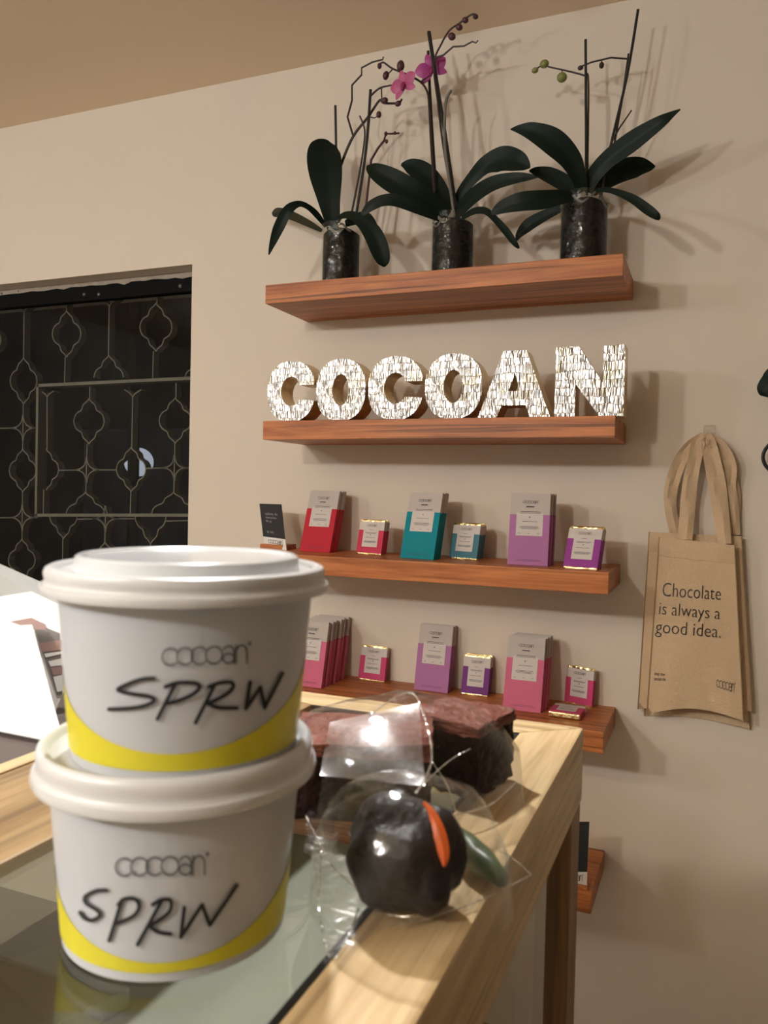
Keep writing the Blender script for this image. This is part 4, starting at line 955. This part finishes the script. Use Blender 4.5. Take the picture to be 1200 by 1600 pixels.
# green leaf shaped sweet
ga, gb = onz(698, 1292, ZT+.013), onz(786, 1376, ZT+.009)
gm = MB().ball((ga+gb)/2, .0078, .0066, (gb-ga).length/2*1.08, 28, (gb-ga))
for v in gm.v: v += Vector((math.sin(v.y*420), math.sin(v.z*500+1), math.sin(v.x*460)))*.0006
tag(gm.build('candied_leaf', M['green'], smooth=True), 'plump green leaf shaped sweet beside the chocolate dipped fruit', 'sweet')

def crumple(v, amp, rnd): return v+Vector((rnd.uniform(-1, 1), rnd.uniform(-1, 1), rnd.uniform(-1, 1)))*amp
def sheet(q, nu, nv, amp, seed, lift=0.0):
    """a crumpled film over a quad a, b, c, d"""
    rnd = random.Random(seed); f = bil(*q); v = []; fc_ = []
    for j in range(nv+1):
        for i in range(nu+1):
            u, w_ = i/nu, j/nv; p = f(u, w_)+Vector((0, 0, lift*math.sin(math.pi*u)*math.sin(math.pi*w_)))
            v.append(crumple(p, amp*(1 if 0 < i < nu and 0 < j < nv else .5), rnd))
    for j in range(nv):
        for i in range(nu):
            a = j*(nu+1)+i
            fc_ += [(a, a+1, a+nu+2), (a, a+nu+2, a+nu+1)] if rnd.random() < .5 else [(a, a+1, a+nu+1), (a+1, a+nu+2, a+nu+1)]
    return MB().add(v, fc_)
def dome(c, rx, ry, h, amp, seed, n=22, m=7, rz=0.0, zfl=None):
    """a loose film cover draped over something"""
    rnd = random.Random(seed); v = []; f = []
    for j in range(m+1):
        t = j/m; rad = math.sin(t*math.pi/2)**.75; z = h*math.cos(t*math.pi/2)**.6
        for k in range(n):
            a = 2*math.pi*k/n+rz; p = Vector((c[0]+rx*rad*math.cos(a), c[1]+ry*rad*math.sin(a), c[2]+max(z, .0015)))
            p = crumple(p, amp*(.3 if j == 0 else 1), rnd); p.z = max(p.z, zs+.0005); v.append(p)
    for j in range(m):
        for k in range(n):
            a = j*n+k; b = j*n+(k+1) % n
            f += [(a, b, b+n), (a, b+n, a+n)] if rnd.random() < .5 else [(a, b, a+n), (b, b+n, a+n)]
    return MB().add(v, f)
def P_(px, py, dz): return onz(px, py, ZT+dz)
def crease(root, pts, r_=.00045): MB().tube(spline([P_(*p) for p in pts], 4), r_, 6).build('film_crease', M['creasefilm'], root, smooth=True)
cb = thing('cellophane_bag', 'crumpled clear cellophane bag around the brownies', 'bag', (-.18, .45, zs), group='cellophane bags on the counter')
dome((-.172, .458, zs), .074, .066, .058, .0022, 3, n=16, m=5, rz=.4).build('bag_film', M['cello'], cb, smooth=True)
def onplane(px, py, p0, n_): d = ray(px, py); return d*(p0.dot(n_)/d.dot(n_))
fp, fn_ = Vector((-.18, .425, ZT+.054)), Vector((.03, -.48, 1.12)).normalized()
sheet([onplane(*q, fp, fn_) for q in ((500, 1212), (664, 1228), (655, 1098), (515, 1128))], 9, 8, .0004, 11, .006).build('film_flap', M['smoothfilm'], cb, smooth=True)
sheet([P_(575, 1150, .058), P_(660, 1185, .056), P_(658, 1100, .074), P_(636, 1082, .080)], 3, 3, .0012, 5).build('film_corner', M['crinklefilm'], cb, smooth=True)
sheet([P_(690, 1280, .010), P_(765, 1262, .010), P_(806, 1222, .012), P_(745, 1212, .016)], 5, 3, .0016, 8).build('film_corner', M['crinklefilm'], cb, smooth=True)
crease(cb, [(575, 1118, .068), (636, 1082, .080), (660, 1110, .074), (675, 1185, .058), (650, 1240, .05)])
crease(cb, [(648, 1238, .048), (700, 1190, .046), (735, 1170, .047)], .0003)
crease(cb, [(690, 1280, .010), (735, 1268, .010), (770, 1255, .010), (806, 1222, .012)], .0006)
crease(cb, [(675, 1190, .055), (700, 1230, .040), (715, 1278, .012)], .0003)
cb2 = thing('cellophane_bag', 'crumpled clear cellophane bag around the chocolate dipped fruit and green sweet', 'bag', (-.12, .33, zs), group='cellophane bags on the counter')
dome((-.1215, .333, zs), .046, .044, .058, .0016, 14, n=14, m=5, rz=.2).build('bag_film', M['cello'], cb2, smooth=True)
sheet([P_(515, 1500, .0015), P_(620, 1440, .003), P_(600, 1400, .007), P_(478, 1275, .005)], 5, 5, .0016, 21).build('film_corner', M['crinklefilm'], cb2, smooth=True)
sheet([P_(610, 1448, .003), P_(770, 1398, .003), P_(830, 1367, .006), P_(715, 1290, .024)], 5, 4, .0012, 22).build('film_corner', M['crinklefilm'], cb2, smooth=True)
crease(cb2, [(610, 1448, .003), (700, 1425, .003), (770, 1398, .003), (830, 1367, .006)], .0004)
crease(cb2, [(478, 1275, .02), (512, 1340, .014), (530, 1365, .010), (585, 1410, .006)], .0004)
crease(cb2, [(502, 1330, .012), (498, 1420, .004), (515, 1500, .0015)], .0003)
crease(cb2, [(830, 1367, .006), (800, 1340, .012), (780, 1330, .016)], .0003)
crease(cb2, [(590, 1425, .004), (640, 1432, .006), (690, 1405, .008)], .0004)
crease(cb2, [(545, 1300, .030), (565, 1345, .022), (560, 1400, .010)], .0003)
crease(cb2, [(560, 1420, .003), (548, 1455, .002), (525, 1495, .0015)], .0004)
sheet([P_(478, 1330, .012), P_(515, 1350, .012), P_(530, 1300, .02), P_(480, 1260, .014)], 3, 3, .0018, 31).build('film_corner', M['crinklefilm'], cb2, smooth=True)

# ------------------------------------------------------------------ papers on the side table at the left
tb = thing('side_table', 'low dark brown table beside the counter with white cards on it', 'table', (-.72, .52, ZF))
TT = ZT-.004
MB().box(-1.02, -.437, .22, .72, TT-.025, TT).build('table_top', M['darkbrown'], tb, bevel=.002)
for x in (-1.0, -.48):
    for y in (.24, .67): MB().box(x, x+.035, y, y+.035, ZF, TT-.025).build('leg', M['darkbrown'], tb)
def pt(px, py, Y_): q = at(px, py, Y_); q.z = max(q.z, TT+.0008); return q
fcd = [pt(-110, 1120, .445), pt(100, 1162, .445), pt(50, 976, .52), pt(-110, 985, .52)]
t = thing('menu_card', 'blank white card leaning at the left edge of the photo, in front', 'card', fcd[0], group='white cards at the left')
MB().quad_slab(fcd, .0015).build('card_sheet', M['white'], t)
bp0, bn = Vector((-.50, .505, TT+.001)), Vector((.22, -.80, .55)).normalized()
def pb(px, py, o_=0): d = ray(px, py); return d*(bp0.dot(bn)/d.dot(bn))+bn*o_
def onfloor(x): return Vector((x, bp0.y+(bp0.x-x)*bn.x/bn.y, TT+.001))      # where the card meets the table
tl, tm, tr = pb(-110, 950), pb(49, 924), pb(150, 972)
t = thing('menu_card', 'white card with a dark photo print behind the blank card', 'card', (bp0.x, bp0.y, TT), group='white cards at the left')
MB().add([onfloor(tl.x), onfloor(tr.x), tr, tm, tl]+[v_-bn*.0015 for v_ in (onfloor(tl.x), onfloor(tr.x), tr, tm, tl)], [(0, 1, 2, 3, 4), (9, 8, 7, 6, 5)]+[(k, k+5, (k+1) % 5+5, (k+1) % 5) for k in range(5)]).build('card_sheet', M['white'], t)
for m_, o_, pl_ in (('photo1', .0006, [(50, 972), (94, 990), (98, 1086), (90, 1086)]), ('photo2', .0009, [(17, 972), (50, 966), (71, 976), (73, 985), (50, 984)]), ('photo2', .0009, [(62, 1006), (98, 1000), (98, 1016), (66, 1020)]), ('white', .0009, [(70, 1022), (98, 1018), (98, 1022), (72, 1028)]), ('white', .0009, [(76, 1034), (98, 1029), (98, 1040), (80, 1042)]), ('photo2', .0009, [(80, 1044), (98, 1041), (98, 1054), (84, 1056)]), ('white', .0009, [(84, 1058), (98, 1055), (98, 1080), (90, 1082)])):
    MB().add([pb(*q_, o_) for q_ in pl_], [tuple(range(len(pl_)))]).build('photo_print', M[m_], t)
gp = [pt(-110, 935, .63), pt(150, 1030, .63), pt(150, 948, .66), pt(-110, 832, .66)]
gp = [Vector((g_.x, g_.y, g_.z)) for g_ in gp]
low = [Vector((gp[0].x, .625, TT+.001)), Vector((gp[1].x, .625, TT+.001))]
tag(MB().quad_slab([low[0], low[1], gp[2], gp[3]], .003).build('grey_tray', M['greymetal'], bevel=.0008), 'pale grey sheet leaning behind the white cards at the left', 'tray')
